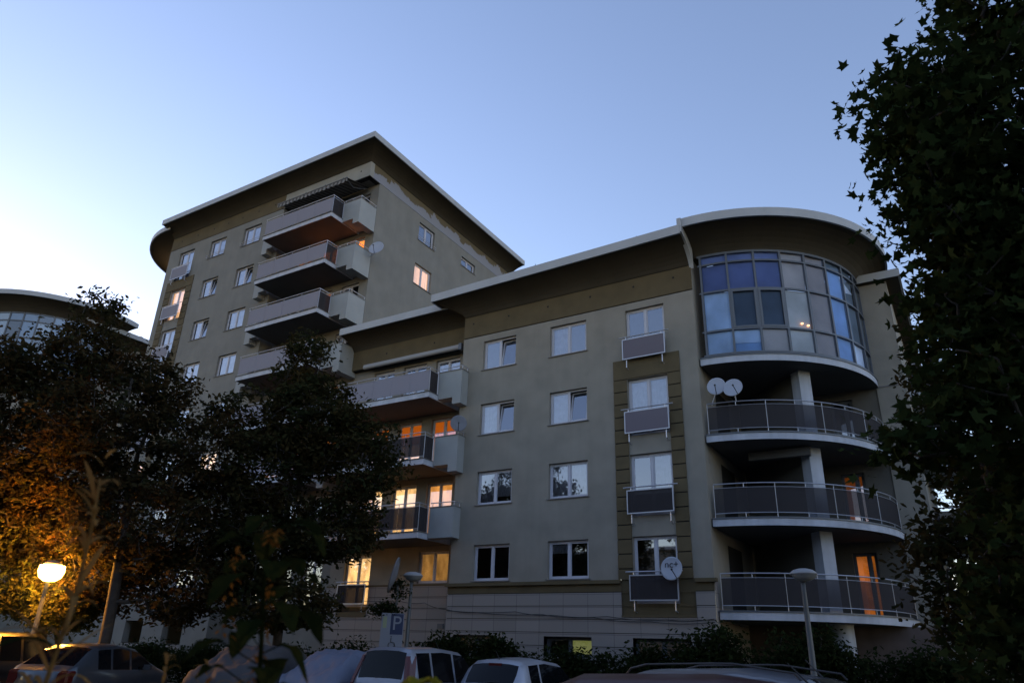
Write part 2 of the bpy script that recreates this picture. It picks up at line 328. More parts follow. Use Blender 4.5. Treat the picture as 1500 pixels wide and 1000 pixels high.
# ochre quoin surround round the french windows
mb=MB()
fm_.box(mb,-10.09,-7.55,9.36,10.11,0.001,.05)
z=9.33
while z>1.5:
    zb=max(z-.435,1.42)
    if z>2.40:
        for a,b in ((-10.09,-9.57),(-8.02,-7.55)): fm_.box(mb,a,b,max(zb,2.36),z,0.001,.05)
    z-=.475
mb.build('quoin_surround','ochre',B)
mb=MB(); fm_.box(mb,-10.08,-9.58,2.36,9.36,0.0005,.02); fm_.box(mb,-8.01,-7.56,2.36,9.36,0.0005,.02); mb.build('joint','dark',B)
# stone base with proud courses
def base(fr,u0,u1,hs,ztop,name='stone_base',zbot=G0):
    mb=MB(); z=ztop
    while z>zbot:
        zb=max(z-.42,zbot)
        holed(mb,fr,u0,u1,zb,z-.02,hs,.3,d=.05)
        mb.quad(fr.P(u0,z-.02,.05),fr.P(u1,z-.02,.05),fr.P(u1,z-.02,.02),fr.P(u0,z-.02,.02),0)
        z-=.42
    o=mb.build(name,'stone',B,recalc=False)
    mb=MB(); holed(mb,fr,u0+.005,u1-.005,zbot,ztop+.03,hs,.28,d=.015); mb.build('joint','dark',B,recalc=False)
bh=[(-10.0,-7.5,1.24,3),(-12.9,-11.1,-.05,.58),(-9.65,-7.75,-.05,.58),(-16.7,-14.9,-.05,.58)]
base(fm_,XL,XR,bh,1.98)
mb=MB(); holed(mb,fm_,XL-.02,XR+.02,1.99,2.24,[(-10.0,-7.5,1.24,3)],.1,d=.02,mi=0)
fm_.box(mb,XL-.1,-10.02,2.24,2.355,-.05,.13); fm_.box(mb,-7.48,XR+.1,2.24,2.355,-.05,.13)
mb.build('cornice','ochre',B)
mb=MB(); holed(mb,fm_,-10.0,-7.5,1.24,2.36,[(-9.56,-8.03,1.61,2.36)],.36); fm_.box(mb,-10.0,-7.5,1.2,1.26,-.02,.08); mb.build('niche_panel','ochre',B)
for a,b,l,rt in ((-12.9,-11.1,'lit_dim','lit_green'),(-9.65,-7.75,'dark','dark'),(-16.7,-14.9,'dark','dark')):
    window(fm_,a,b,-.05,.58,B,l if l!='lit_dim' else 'dark',rt,sill=False,inset=.2,name='cellar_window',fm='framedark',mull=.5)
mb=MB(); mb.quad((XR+.006,YM-.05,G0),(XR+.006,23.75,G0),(XR+.006,23.75,2.3),(XR+.006,YM-.05,2.3)); mb.quad((XR-.004,23.76,G0),(XR-.004,29.2,G0),(XR-.004,29.2,1.2),(XR-.004,23.76,1.2)); mb.build('stone_base','stone',B)
# ---------- middle section, set back
fr=front(24.1); fw=front(YMID)
mh=[]
drs=[(-19.3,-17.95),(-21.2,-19.85),(-23.0,-21.75)]
for r in range(3):
    t=[12.2,9.4,6.55][r]
    for a,b in drs: mh.append((a,b,t-2.2,t))
mh+=[(-19.45,-17.9,2.5,3.75),(-23.5,-22.0,1.62,3.7)]
mb=MB(); holed(mb,fw,XTR,XL,2.36,12.44,mh,.36); mb.build('wall','plaster',B)
mb=MB(); fr.box(mb,XTR+.01,XL-.003,12.46,13.44,-.3,0); mb.build('band','ochre',B)
mb=MB(); fr.box(mb,XTR+.02,XL-.01,12.44,13.55,-.32,-.035)
for x in (-19.26,-22.11): mb.tube([(x,24.096,13.0),(x,24.15,13.0)],.045,10)
mb.build('joint','dark',B)
base(front(24.35),XTR,XL,[(-23.6,-21.9,1.4,3),(-18.6,-17.2,-1.6,.35)],2.4)
mb=MB(); fw.box(mb,XTR,XL,2.38,2.46,0,.1); fw.box(mb,-23.6,-21.9,1.2,1.4,0,.12); mb.build('cornice','ochre',B)
mb=MB(); fw.box(mb,-18.6,-17.2,-1.6,.35,-.25,-.2); mb.build('cellar_door',mat('door_ochre',(.22,.11,.05),.7),B)
st=[[('curtain','curtain'),('dark','dark'),('dark','dark')],[('orange_blind:.42','orange_blind:.42')]*3,[('lit_warm','lit_warm'),('lit_bright','lit_bright'),('lit_warm','lit_bright')]]
for r in range(3):
    t=[12.2,9.4,6.55][r]
    for c,(a,b) in enumerate(drs):
        w=window(fw,a,b,t-2.2,t,B,*st[r][c],sill=False,name='balcony_door')
        if r==1:
            q=MB(); q.quad(fw.P(a+.05,t-2.1,-.3),fw.P(b-.05,t-2.1,-.3),fw.P(b-.05,t-.95,-.3),fw.P(a+.05,t-.95,-.3)); q.build('lit_room','lit_peach',w)
window(fw,-19.45,-17.9,2.5,3.75,B,'lit_dim','lit_dim')
w=window(fw,-23.5,-22.0,1.62,3.7,B,'lit_bright','lit_bright',sill=False,name='french_window')
juliet(fw,-23.55,-21.95,1.7,B,'smoked')
# balconies: slab (part) > railing, panel, parapet
def balcony(parent,xa,xb,yf,yw,zt,boxr,boxl=None,pm='frosted',npan=6,yb=None,stub=True,label=None,th=.25):
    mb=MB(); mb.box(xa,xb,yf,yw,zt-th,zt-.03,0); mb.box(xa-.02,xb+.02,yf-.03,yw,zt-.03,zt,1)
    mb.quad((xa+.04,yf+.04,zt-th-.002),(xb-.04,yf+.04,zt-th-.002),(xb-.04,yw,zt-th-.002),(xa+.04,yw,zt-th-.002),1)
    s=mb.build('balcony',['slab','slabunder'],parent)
    if label: s['label']=label
    rl=MB(); h=zt+1.08
    rl.tube([(xa,yf+.04,h),(xb-.04,yf+.04,h),(xb-.04,yb,h)],.020,8)
    rl.tube([(xa,yf+.04,h-.13),(xb-.04,yf+.04,h-.13),(xb-.04,yb,h-.13)],.012,6)
    rl.tube([(xa,yf+.04,zt+.10),(xb-.04,yf+.04,zt+.10)],.012,6)
    nst=npan+1
    for i in range(nst):
        x=xa+.05+(xb-xa-.1)*i/npan
        rl.tube([(x,yf+.065,zt-.1),(x,yf+.065,h)],.014,6)
    rl.tube([(xb-.04,yb,zt-.1),(xb-.04,yb,h)],.018,6)
    rl.build('railing','rail',s)
    for i in range(npan):
        x0=xa+.05+(xb-xa-.1)*i/npan+.006; x1=xa+.05+(xb-xa-.1)*(i+1)/npan-.006
        pn=MB(); pn.box(x0,x1,yf+.03,yf+.042,zt+.11,h-.15); pn.build('panel',pm,s)
    pn=MB(); pn.box(xb-.05,xb-.038,yf+.08,yb-.03,zt+.03,h-.15); pn.build('panel','smoked',s)
    for bx in (boxr,boxl):
        if not bx: continue
        a,b,y0,y1=bx; pb=MB(); t=.14
        pb.box(a,b,y0,y0+t,zt-.20,zt+.97); 
        pb.box(b-t if bx is boxr else a,b if bx is boxr else a+t,y0+t,y1,zt-.20,zt+.97)
        pb.box(a,b-t,y0+t,y1,zt-.2,zt-.02)
        if stub:
            if bx is boxr: pb.box(b-.42,b,y0,y1,zt-.50,zt-.20)
            else: pb.box(a,a+.42,y0,y1,zt-.5,zt-.2)
        pb.build('parapet','parapet',s)
        cp=MB(); cp.box(a-.02,b+.02,y0-.03,y0+t+.02,zt+.97,zt+1.0); cp.box(b-t-.02 if bx is boxr else a-.02,b+.02 if bx is boxr else a+t+.02,y0+t+.02,y1,zt+.97,zt+1.0); cp.build('coping','sill',s)
        rr=MB(); hh=zt+1.16; xx=b-.05 if bx is boxr else a+.05
        if bx is boxr: rr.tube([(a,y0+.06,hh),(b-.03,y0+.06,hh),(b-.03,y1,hh)],.02,8); ps=[(a+.1,y0+.06),((a+b)/2,y0+.06),(b-.03,y0+.06),(b-.03,y1-.05)]
        else: rr.tube([(b,y0+.06,hh),(a+.03,y0+.06,hh)],.02,8); ps=[(a+.1,y0+.06),(b-.1,y0+.06)]
        for p in ps: rr.tube([(p[0],p[1],zt+.97),(p[0],p[1],hh)],.014,6)
        rr.build('railing','rail',s)
    return s
for k,zt in enumerate((9.87,7.05,4.2)):
    balcony(B,-24.15,-17.88,22.26,YMID,zt,(-17.86,-16.7,22.88,23.355 if True else 0),pm='frosted' if k==0 else 'smoked',yb=22.88,stub=(k<2))
# fill of box floor up to the recessed wall
# awning cassette above the top middle balcony
mb=MB(); mb.tube([(-23.3,23.93,12.40),(-17.6,23.93,12.40)],.09,10); mb.box(-23.3,-17.55,23.86,24.09,12.46,12.52,0); mb.box(-17.68,-17.52,23.82,24.1,12.26,12.56,1)
mb.build('awning_cassette',['lampcap','framedark'],B)
# ---------- tall wing
ft=front(YT); fs=side(XTR); frc=front(YR)
TT=23.35
th=[]
for k in range(9):
    t=TT-FL*k
    th+=[(-40.6,-39.1,t-2.12,t),(-37.5,-36.0,t-1.25,t),(-34.36,-32.82,t-1.25,t)]
mb=MB(); XB=-31.0
holed(mb,ft,XTL,XB,-.5,23.78,[h for h in th if h[2]>-.5],.36)
rh=[]
for k in range(8):
    t=TT-FL*k
    for a,b in ((-30.2,-28.9),(-28.2,-26.9),(-26.2,-24.95)): rh.append((a,b,t-2.2,t))
mb.quad((XB,YT,-.5),(XB,YR,-.5),(XB,YR,23.78),(XB,YT,23.78))
holed(mb,frc,XB,XTR,-.5,23.80,[h for h in rh if h[2]>-.5],.36)
sh=[(28.15,29.65,22.15,23.37),(32.5,34.05,22.62,23.28),(28.08,29.65,19.27,20.6),(32.5,34.05,19.82,20.48)]
holed(mb,fs,YR,38.5,2.0,23.80,sh,.36)
mb.quad((XTL,YT,-.5),(XTL,38.5,-.5),(XTL,38.5,24.78),(XTL,YT,24.78)); mb.quad((XTL,38.5,-.5),(XTR,38.5,-.5),(XTR,38.5,24.78),(XTL,38.5,24.78))
mb.quad((XB,YT,23.78),(XTR,YT,23.78),(XTR,YR,23.80),(XB,YR,23.80))
mb.build('tower_wall','plaster_tower',B)
mb=MB(); ft.box(mb,XTL,-31.0,23.82,24.74,-.3,0); mb.build('band','ochre',B)
mb=MB(); ft.box(mb,-30.99,XTR,23.82,24.74,-.3,0); mb.build('band',mat('patched_render',(.30,.295,.27),.95,var=.12,scale=1.2,bump=.2),B)
mb=MB(); fs.box(mb,YT+.301,38.5,23.82,24.74,-.3,0); mb.build('band','peeled',B)
mb=MB(); ft.box(mb,XTL+.01,XTR-.03,23.78,24.86,-.3,-.03); fs.box(mb,YT+.03,38.4,23.78,24.86,-.3,-.03)
for x in (-25.03,-26.38,-27.77,-29.31,-30.69,-31.85,-33.32,-34.78,-36.12,-37.49,-39.11,-40.75): mb.tube([(x,YT-.004,24.31),(x,YT+.05,24.31)],.05,10)
mb.build('joint','dark',B)
base(front(YT+.05),XTL,XTR,[],-.1)
mb=MB()
for k in range(1,9):
    t=TT-FL*k
    if t<1: break
    z=t+.68
    if k==1: ft.box(mb,-41.2,-38.5,t+.02,t+.70,0.001,.04)
    for q in range(6):
        zb=t-.46*q-.44
        for a,b in ((-41.2,-40.62),(-39.08,-38.5)): ft.box(mb,a,b,zb,zb+.42,.001,.04)
mb.build('quoin_surround','ochre',B)
for k in range(8):
    t=TT-FL*k
    if t-2.2<-.5: break
    l,rr=('curtain','curtain')
    if k==1: l,rr='lit_peach','lit_peach'
    if k==5: l,rr='lit_warm','lit_warm'
    window(ft,-40.6,-39.1,t-2.12,t,B,l,rr,sill=False,name='french_window')
    juliet(ft,-40.68,-39.02,t-2.09,B,'frosted')
    window(ft,-37.5,-36.0,t-1.25,t,B,'curtain','dark' if k in(1,2) else 'curtain',tilt=k in(1,2),guard=(k==0))
    l='lit_bright' if k==5 else 'curtain'
    window(ft,-34.36,-32.82,t-1.25,t,B,l,'dark' if k in(1,) else l,tilt=k==1,guard=(k==0))
for k in range(8):
    t=TT-FL*k
    if t-2.2<-.5: break
    for c,(a,b) in enumerate(((-30.2,-28.9),(-28.2,-26.9),(-26.2,-24.95))):
        l={1:('lit_strong','lit_strong') if c>0 else ('lit_orange','lit_orange'),4:('lit_orange','dark'),2:('dark','lit_orange') if c==1 else ('dark','dark'),5:('lit_orange','lit_orange')}.get(k,('curtain','dark'))
        window(frc,a,b,t-2.2,t,B,*l,sill=False,name='balcony_door')
    if k<6: balcony(B,-30.72,-25.45,22.37,YR,t-2.27,(-25.52,-24.27,23.2,24.42),(-31.75,-30.9,23.2,YT),'frosted',npan=4,yb=23.2)
for i,(a,b,c,e) in enumerate(sh):
    window(fs,a,b,c,e,B,*[('dark','blind'),('dark','dark'),('lit_peach','lit_peach'),('dark','dark')][i],guard=(i==0))
# extended striped awning over the top tower balcony
mb=MB(); xa,xb=-30.4,-25.0
ya,za,yb_,zb=24.42,23.72,22.7,23.28
N=46
for i in range(N):
    x0=xa+(xb-xa)*i/N; x1=xa+(xb-xa)*(i+1)/N
    mb.quad((x0,ya,za),(x1,ya,za),(x1,yb_,zb),(x0,yb_,zb)); 
    zl=zb-.16-.10*abs(math.sin(math.pi*i/3)); zr=zb-.16-.10*abs(math.sin(math.pi*(i+1)/3))
    mb.quad((x0,yb_,zb),(x1,yb_,zb),(x1,yb_-.01,zr),(x0,yb_-.01,zl))
mb.build('awning','awning',B,recalc=False)
mb=MB(); mb.tube([(xb,yb_,zb+.02),(xa,yb_,zb+.02)],.035,8)
for x in (xb-.1,(xa+xb)/2,xa+.1): mb.tube([(x,ya,za-.1),(x-.25,(ya+yb_)/2,zb+.0),(x,yb_,zb-.02)],.02,6)
mb.build('awning_arm','framedark',B)
# ---------- projecting roofs with a hollow (coved) soffit
def eave(wall,outer,z0,zl,top,name_parent,nseg=7,inner=None):
    """wall/outer: matching plan points; z0 foot of cove, zl/top fascia bottom and top (per point lists)"""
    n=len(wall); so=MB(); k=0
    grid=[]
    for i in range(n):
        row=[]
        for j in range(nseg+1):
            a=math.pi/2*j/nseg; s=1-math.cos(a); h=math.sin(a)
            s=.35*(j/nseg)+.65*s; h=.35*(j/nseg)+.65*h
            row.append((wall[i][0]+(outer[i][0]-wall[i][0])*s,wall[i][1]+(outer[i][1]-wall[i][1])*s,z0[i]+(zl[i]-z0[i])*h))
        grid.append(row)
    for i in range(n-1):
        for j in range(nseg): so.quad(grid[i][j],grid[i+1][j],grid[i+1][j+1],grid[i][j+1])
    f=MB()
    def ofs(i,e):
        w=Vector(wall[i]); o=Vector(outer[i]); d=(o-w).normalized(); return (o.x+d.x*e,o.y+d.y*e)
    for i in range(n-1):
        a=ofs(i,.02); b=ofs(i+1,.02); a2=ofs(i,-.06); b2=ofs(i+1,-.06)
        f.hexa([(*a,zl[i]-.02),(*b,zl[i+1]-.02),(*b2,zl[i+1]-.02),(*a2,zl[i]-.02),(*a,top[i]),(*b,top[i+1]),(*b2,top[i+1]),(*a2,top[i])])
        w0=wall[i]; w1=wall[i+1]
        f.quad((*a2,top[i]-.06),(*b2,top[i+1]-.06),(*w1,top[i+1]-.04),(*w0,top[i]-.04),1)
    return so,f,grid
RF=MB()
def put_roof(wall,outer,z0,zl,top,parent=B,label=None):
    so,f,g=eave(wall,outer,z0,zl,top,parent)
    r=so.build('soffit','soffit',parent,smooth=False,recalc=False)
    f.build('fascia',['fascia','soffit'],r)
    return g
n=12
def lerp(a,b,t): return a+(b-a)*t
# main wing
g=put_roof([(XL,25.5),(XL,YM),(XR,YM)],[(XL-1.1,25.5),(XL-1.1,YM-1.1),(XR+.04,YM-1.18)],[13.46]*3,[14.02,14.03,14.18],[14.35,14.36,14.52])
mb=MB(); mb.quad((XL-.2,YM-.2,14.3),(XR,YM-.2,14.45),(XR,38,14.45),(XL-.2,38,14.3)); 
mb.build('roof','soffit',B); mb=MB(); mb.quad((XTR,24.0,14.25),(XL,24.0,14.25),(XL,38,14.25),(XTR,38,14.25)); mb.build('roof','soffit',B); mb=MB(); mb.quad((XTL-1,YT-.5,25.5),(XTR+.5,YT-.5,25.5),(XTR+.5,38.5,25.5),(XTL-1,38.5,25.5)); mb.build('roof','soffit',B)
put_roof([(XTR+.01,24.1),(XL,24.1)],[(XTR+.01,23.03),(XL,23.03)],[13.44]*2,[13.98]*2,[14.30]*2)
# tall wing
put_roof([(XTR,38.5),(XTR,YT),(XTL,YT)],[(XTR+1.1,38.5),(XTR+1.1,YT-1.1),(XTL+.1,YT-1.1)],[24.78]*3,[25.27]*3,[25.6]*3)
def arc(c,r,a0,a1,n,sx=1): return [(c[0]+sx*r*math.sin(R(a0+(a1-a0)*i/n)),c[1]-r*math.cos(R(a0+(a1-a0)*i/n))) for i in range(n+1)]
NB=28
CB=(-6.8,28.5); RG=4.95
put_roof(arc(CB,RG-.05,0,98,NB),arc((-6.8,28.4),6.1,0,98,NB),[13.79]*(NB+1),[14.5]*(NB+1),[14.82]*(NB+1))
mb=MB()
ring=arc((-6.8,28.4),6.1,0,98,NB); 
mb.add([(-6.8,30,14.76)]+[(x,y,14.76) for x,y in ring],[(0,i+1,i+2) for i in range(NB)]); mb.build('roof','soffit',B)
# left-hand rounded corner of the tall wing
CT=(XTL,28.7)
put_roof(arc(CT,4.3,0,120,22,-1),arc(CT,5.75,-4,120,22,-1),[24.6]*23,[25.08]*23,[25.40]*23)
mb=MB(); a=arc(CT,4.3,0,120,22,-1)
for p,q in zip(a,a[1:]): mb.quad((*p,0),(*q,0),(*q,24.5),(*p,24.5))
mb.build('tower_wall','plaster_tower',B)
# end plate of the main roof beside the rounded canopy
mb=MB(); pl=[]; pu=[]
for j in range(9):
    a=math.pi/2*j/8; s=.35*j/8+.65*(1-math.cos(a)); h=.35*j/8+.65*math.sin(a)
    y=YM+.02-(1.2)*s; z=13.30+(14.22-13.30)*h; pl.append((y,z)); pu.append((y,14.80))
for i in range(8):
    (y0,z0),(y1,z1)=pl[i],pl[i+1]
    mb.hexa([(-6.95,y0,z0),(-6.80,y0,z0),(-6.80,y1,z1),(-6.95,y1,z1),(-6.95,y0,14.8),(-6.80,y0,14.8),(-6.80,y1,14.8),(-6.95,y1,14.8)])
mb.build('roof_end_plate','fascia',B)
# ---------- rounded glazed corner
def cylp(a,r,z,c=CB): return (c[0]+r*math.sin(R(a)),c[1]-r*math.cos(R(a)),z)
LV=[9.80,10.70,12.25,13.39,13.79]; A0=2.3; DA=10.95
bay=MB()
def cbar(mb,a0,a1,r0,r1,z0,z1,n=3,mi=0):
    for i in range(n):
        a=a0+(a1-a0)*i/n; b=a0+(a1-a0)*(i+1)/n
        mb.hexa([cylp(a,r1,z0),cylp(b,r1,z0),cylp(b,r0,z0),cylp(a,r0,z0),cylp(a,r1,z1),cylp(b,r1,z1),cylp(b,r0,z1),cylp(a,r0,z1)],mi)
for z in LV: cbar(bay,A0-1.2,90,RG-.06,RG+.03,z-.03 if z!=13.79 else z-.06,z+.03,24)
w=.42
for i in range(9):
    a=A0+DA*i
    for j in range(4):
        cbar(bay,a-w,a+w,RG-.06,RG+.028,LV[j]+.031,LV[j+1]-.031 if j<3 else 13.729,1)
glz=bay.build('glazed_bay','framedark',B)
cm={'B':(.085,.12,.27),'b':(.055,.08,.20),'L':(.24,.34,.50),'D':(.03,.05,.085),'g':(.24,.235,.25),'G':(.30,.32,.34),'n':(.17,.16,.17),'S':(.07,.10,.14),'s':(.12,.22,.42),'W':(.34,.40,.52)}
BM={}
for k,c in cm.items(): c=tuple(min(.85,v*1.6) for v in c); BM[k]=mat('bay_blind_'+{'B':'blue','b':'deep_blue','L':'light_blue','D':'dark','g':'taupe','G':'grey','n':'brown','S':'slate','s':'steel_blue','W':'pale'}[k],c,.9,var=.25,scale=.9)  # tone noise paints soft reflection patterns into the blinds
tbl=['LLgGnsWS','LDDGnsSS','bbbgnsWS','BBBgnSSS']  # rows from the bottom
for j,row in enumerate(tbl):
    for i,ch in enumerate(row):
        a0=A0+DA*i+w; a1=A0+DA*(i+1)-w
        if a1>90: a1=89.6
        z0=LV[j]+.03; z1=LV[j+1]-.03; 
        pm=MB(); am=(a0+a1)/2; jr=random.uniform(-.006,.006)
        pm.quad(cylp(a0,RG+jr,z0),cylp(a1,RG-jr,z0),cylp(a1,RG-jr*.4,z1),cylp(a0,RG+jr*.6,z1)); p=pm.build('pane','bayglass',glz,recalc=False)
        bm_=MB()
        if (j,i) in((0,1),):
            bm_.quad(cylp(a0,RG-.07,z0+.35),cylp(a1,RG-.07,z0+.35),cylp(a1,RG-.07,z1),cylp(a0,RG-.07,z1)); bm_.build('blind',BM['L'],glz)
            bm_=MB(); bm_.quad(cylp(a0,RG-.09,z0),cylp(a1,RG-.09,z0),cylp(a1,RG-.09,z0+.5),cylp(a0,RG-.09,z0+.5)); bm_.build('blind',BM['s'],glz)
        elif (j,i) in ((2,6),):
            bm_.add([cylp(a0,RG-.07,z1-.1),cylp(a1,RG-.07,z1-.45),cylp(a0,RG-.07,z1-.65)],[(0,1,2)]); bm_.build('blind',BM['W'],glz)
            bm_=MB(); bm_.quad(cylp(a0,RG-.09,z0),cylp(a1,RG-.09,z0),cylp(a1,RG-.09,z1),cylp(a0,RG-.09,z1)); bm_.build('blind',BM['S'],glz)
        else:
            bm_.quad(cylp(a0,RG-.07,z0),cylp(a1,RG-.07,z0),cylp(a1,RG-.07,z1),cylp(a0,RG-.07,z1)); bm_.build('blind',BM[ch],glz)
        if j==1 and i in (1,2):
            sm=MB(); k=.9
            for (ua,ub,za,zb) in ((a0,a1,z0,z0+.07),(a0,a1,z1-.07,z1),(a0,a0+k,z0+.07,z1-.07),(a1-k,a1,z0+.07,z1-.07)): cbar(sm,ua,ub,RG-.02,RG+.045,za,zb,2)
            sm.build('sash','framedark',glz)
mb=MB()
for a,z in ((41.5,10.93),(44.2,10.88)):
    c=cylp(a,RG-.03,z); mb.lathe([(0,-.025),(.04,-.02),(.05,0),(.04,.02),(0,.025)],c,10)
mb.build('wall_light',mat('small_bulb',(1,.6,.4),.5,emit=(1,.45,.2),es=3),glz)
# curved slabs and railings
RS=5.1; CS=(-6.85,28.6)
def cp(a,r,z): return (CS[0]+r*math.sin(R(a)),CS[1]-r*math.cos(R(a)),z)
for k,(zt,tk) in enumerate(((9.74,.28),(6.97,.27),(4.2,.27),(1.42,.27))):
    mb=MB(); NN=36
    for i in range(NN):
        a=90*i/NN; b=90*(i+1)/NN
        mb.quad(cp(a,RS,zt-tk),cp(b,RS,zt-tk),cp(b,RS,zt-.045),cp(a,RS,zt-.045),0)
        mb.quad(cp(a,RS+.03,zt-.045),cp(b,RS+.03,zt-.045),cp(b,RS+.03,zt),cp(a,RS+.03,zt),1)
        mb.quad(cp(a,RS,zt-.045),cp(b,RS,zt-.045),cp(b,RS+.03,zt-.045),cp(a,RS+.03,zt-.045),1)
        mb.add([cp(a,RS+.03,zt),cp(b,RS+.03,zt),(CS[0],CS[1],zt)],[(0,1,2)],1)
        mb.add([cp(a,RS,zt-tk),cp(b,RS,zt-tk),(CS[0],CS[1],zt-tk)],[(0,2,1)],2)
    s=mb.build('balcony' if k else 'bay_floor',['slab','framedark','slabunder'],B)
    if k==0: continue
    rl=MB(); a0,a1=1.0,88; rr=RS-.06
    def ln(z,r_,n=40): rl.tube([cp(a0+(a1-a0)*i/n,rr,z) for i in range(n+1)],r_,6)
    ln(zt+1.08,.020); ln(zt+.95,.009); ln(zt+.14,.014)
    np_=8
    for i in range(np_+1):
        a=a0+(a1-a0)*i/np_; rl.tube([cp(a,rr,zt),cp(a,rr,zt+.14)],.013,6); rl.tube([cp(a,rr,zt+.95),cp(a,rr,zt+1.08)],.013,6)
    for i in range(5):
        a=a0+(a1-a0)*i/4; rl.tube([cp(a,rr,zt+.14),cp(a,rr,zt+.95)],.009,6)
    rl.build('railing','rail',s)
    for i in range(4):
        pn=MB(); b0=a0+(a1-a0)*i/4+.3; b1=a0+(a1-a0)*(i+1)/4-.3
        for q in range(6):
            c0=lerp(b0,b1,q/6); c1=lerp(b0,b1,(q+1)/6); pn.quad(cp(c0,rr,zt+.15),cp(c1,rr,zt+.15),cp(c1,rr,zt+.94),cp(c0,rr,zt+.94))
        pn.build('panel','smoked',s)
# loggia back walls, diagonal partition and pier
fb=front(28.55); fl=side(-6.9)
lh=[]
for zt in (6.97,4.2,1.42): lh+=[(-3.5,-2.72,zt+.05,zt+2.18),(-5.6,-4.3,zt+.05,zt+2.18)]
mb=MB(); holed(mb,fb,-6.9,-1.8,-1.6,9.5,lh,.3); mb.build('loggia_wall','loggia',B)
for (a,b,c,e) in lh:
    lit={4:'lit_ember',1:'lit_orange'}.get(int(c-.05),'dark') if a==-3.5 else 'dark'
    window(fb,a,b,c,e,B,lit,lit,sill=False,name='balcony_door',mull=.66,fm='framedark')
for zt in (6.97,4.2,1.42):
    mb=MB(); side(-6.9).box(mb,25.2,26.9,zt+.05,zt+2.15,.002,.006); mb.build('balcony_door','dark',B)
pm=MB(); d=Vector((1,-.96,0)).normalized(); nn=Vector((d.y,-d.x,0))
def dbox(mb,s0,s1,t0,t1,z0,z1,mi=0):
    o=Vector((-6.85,28.45,0)); q=[]
    for z in (z0,z1):
        for s_,t_ in ((s0,t0),(s1,t0),(s1,t1),(s0,t1)): p=o+d*s_+nn*t_; q.append((p.x,p.y,z))
    mb.hexa(q,mi)
for z0,z1 in ((6.975,9.455),(4.205,6.695),(1.425,3.925)):
    dbox(pm,0.2,3.75,-.08,.08,z0,z1,0); dbox(pm,3.755,4.2,-.24,.22,z0,z1,1)
pm.build('partition_pier',['loggia','slab'],B)
mb=MB(); mb.lathe([(.42,-1.6),(.42,-1.3),(.34,-1.2),(.33,1.1),(.36,1.145)],(-3.75,25.8,0),24); mb.build('column','slab',B,smooth=True)
mb=MB(); mb.quad((-6.9,27.0,-1.6),(-1.0,27.0,-1.6),(-1.0,27.0,1.145),(-6.9,27.0,1.145)); mb.build('recess_wall','brick',B)
# awning cassette beneath the upper curved balcony
mb=MB(); mb.box(-5.9,-3.9,25.1,25.3,6.35,6.62); mb.build('awning_cassette','slabunder',B)
# ---------- right-hand wall piece and east side
XE=-.85; YE=28.5; fe=side(XE)
mb=MB(); front(YE).box(mb,-1.82,XE,G0,13.7,-.3,0)
mb.quad((XE-.002,YE,G0),(XE-.002,40,G0),(XE-.002,40,13.7),(XE-.002,YE,13.7)); mb.build('wall','plaster',B)
put_roof([(-3.0,YE),(XE,YE),(XE,40)],[(-3.0,YE-.22),(XE+.5,YE-.22),(XE+.5,40)],[13.66]*3,[13.72]*3,[14.02]*3)
mb=MB(); mb.box(-1.9,XE+.02,YE-.03,YE+.2,9.45,9.5); mb.build('joint','sill',B)
mb=MB(); mb.quad((-6.9,28.6,13.95),(XE+.5,28.6,13.95),(XE+.5,40,13.95),(-6.9,40,13.95)); mb.build('roof','soffit',B)
for zt in (9.74,6.97,4.2,1.42):
    mb=MB(); mb.box(XE,XE+1.3,30.2,34.2,zt-.25,zt); s=mb.build('balcony','slab',B)
    rl=MB(); rl.tube([(XE,30.25,zt+1.05),(XE+1.25,30.25,zt+1.05),(XE+1.25,34.15,zt+1.05),(XE,34.15,zt+1.05)],.025,6)
    for y in (30.25,31.2,32.2,33.2,34.15): rl.tube([(XE+1.25,y,zt),(XE+1.25,y,zt+1.05)],.02,6)
    rl.build('railing','rail',s)
    p=MB(); p.box(XE+1.2,XE+1.21,30.3,34.1,zt+.1,zt+.95); p.box(XE+.05,XE+1.2,30.28,30.29,zt+.1,zt+.95); p.build('panel','smoked',s)
    window(fe,31,32.4,zt+.05,zt+2.2,B,'dark','dark',sill=False,name='balcony_door')
# small vent grille in the stone and roof-top rods
mb=MB(); mb.box(-18.15,-17.86,24.27,24.33,.80,.98); mb.build('vent_grille','framedark',B)
mb=MB()
for p in ((-8.6,22.4,14.45),(-13.0,22.4,14.4),(-37.5,22.7,25.55),(-29,22.7,25.55)):
    mb.tube([p,(p[0],p[1],p[2]+.22)],.012,5)
mb.build('lightning_rod','framedark',B)
# ------------------------------------------------------------------ writing
def text_mesh(name,body,size,loc,rot,material,parent,ext=.004):
    cu=bpy.data.curves.new(name,'FONT'); cu.body=body; cu.size=size; cu.extrude=ext; cu.align_x='CENTER'; cu.align_y='CENTER'
    o=bpy.data.objects.new(name,cu); COL.objects.link(o); bpy.context.view_layer.update()
    me=bpy.data.meshes.new_from_object(o); bpy.data.objects.remove(o)
    q=bpy.data.objects.new(name,me); COL.objects.link(q); me.materials.clear(); me.materials.append(M[material]); q.location=loc; q.rotation_euler=rot; q.parent=parent; return q
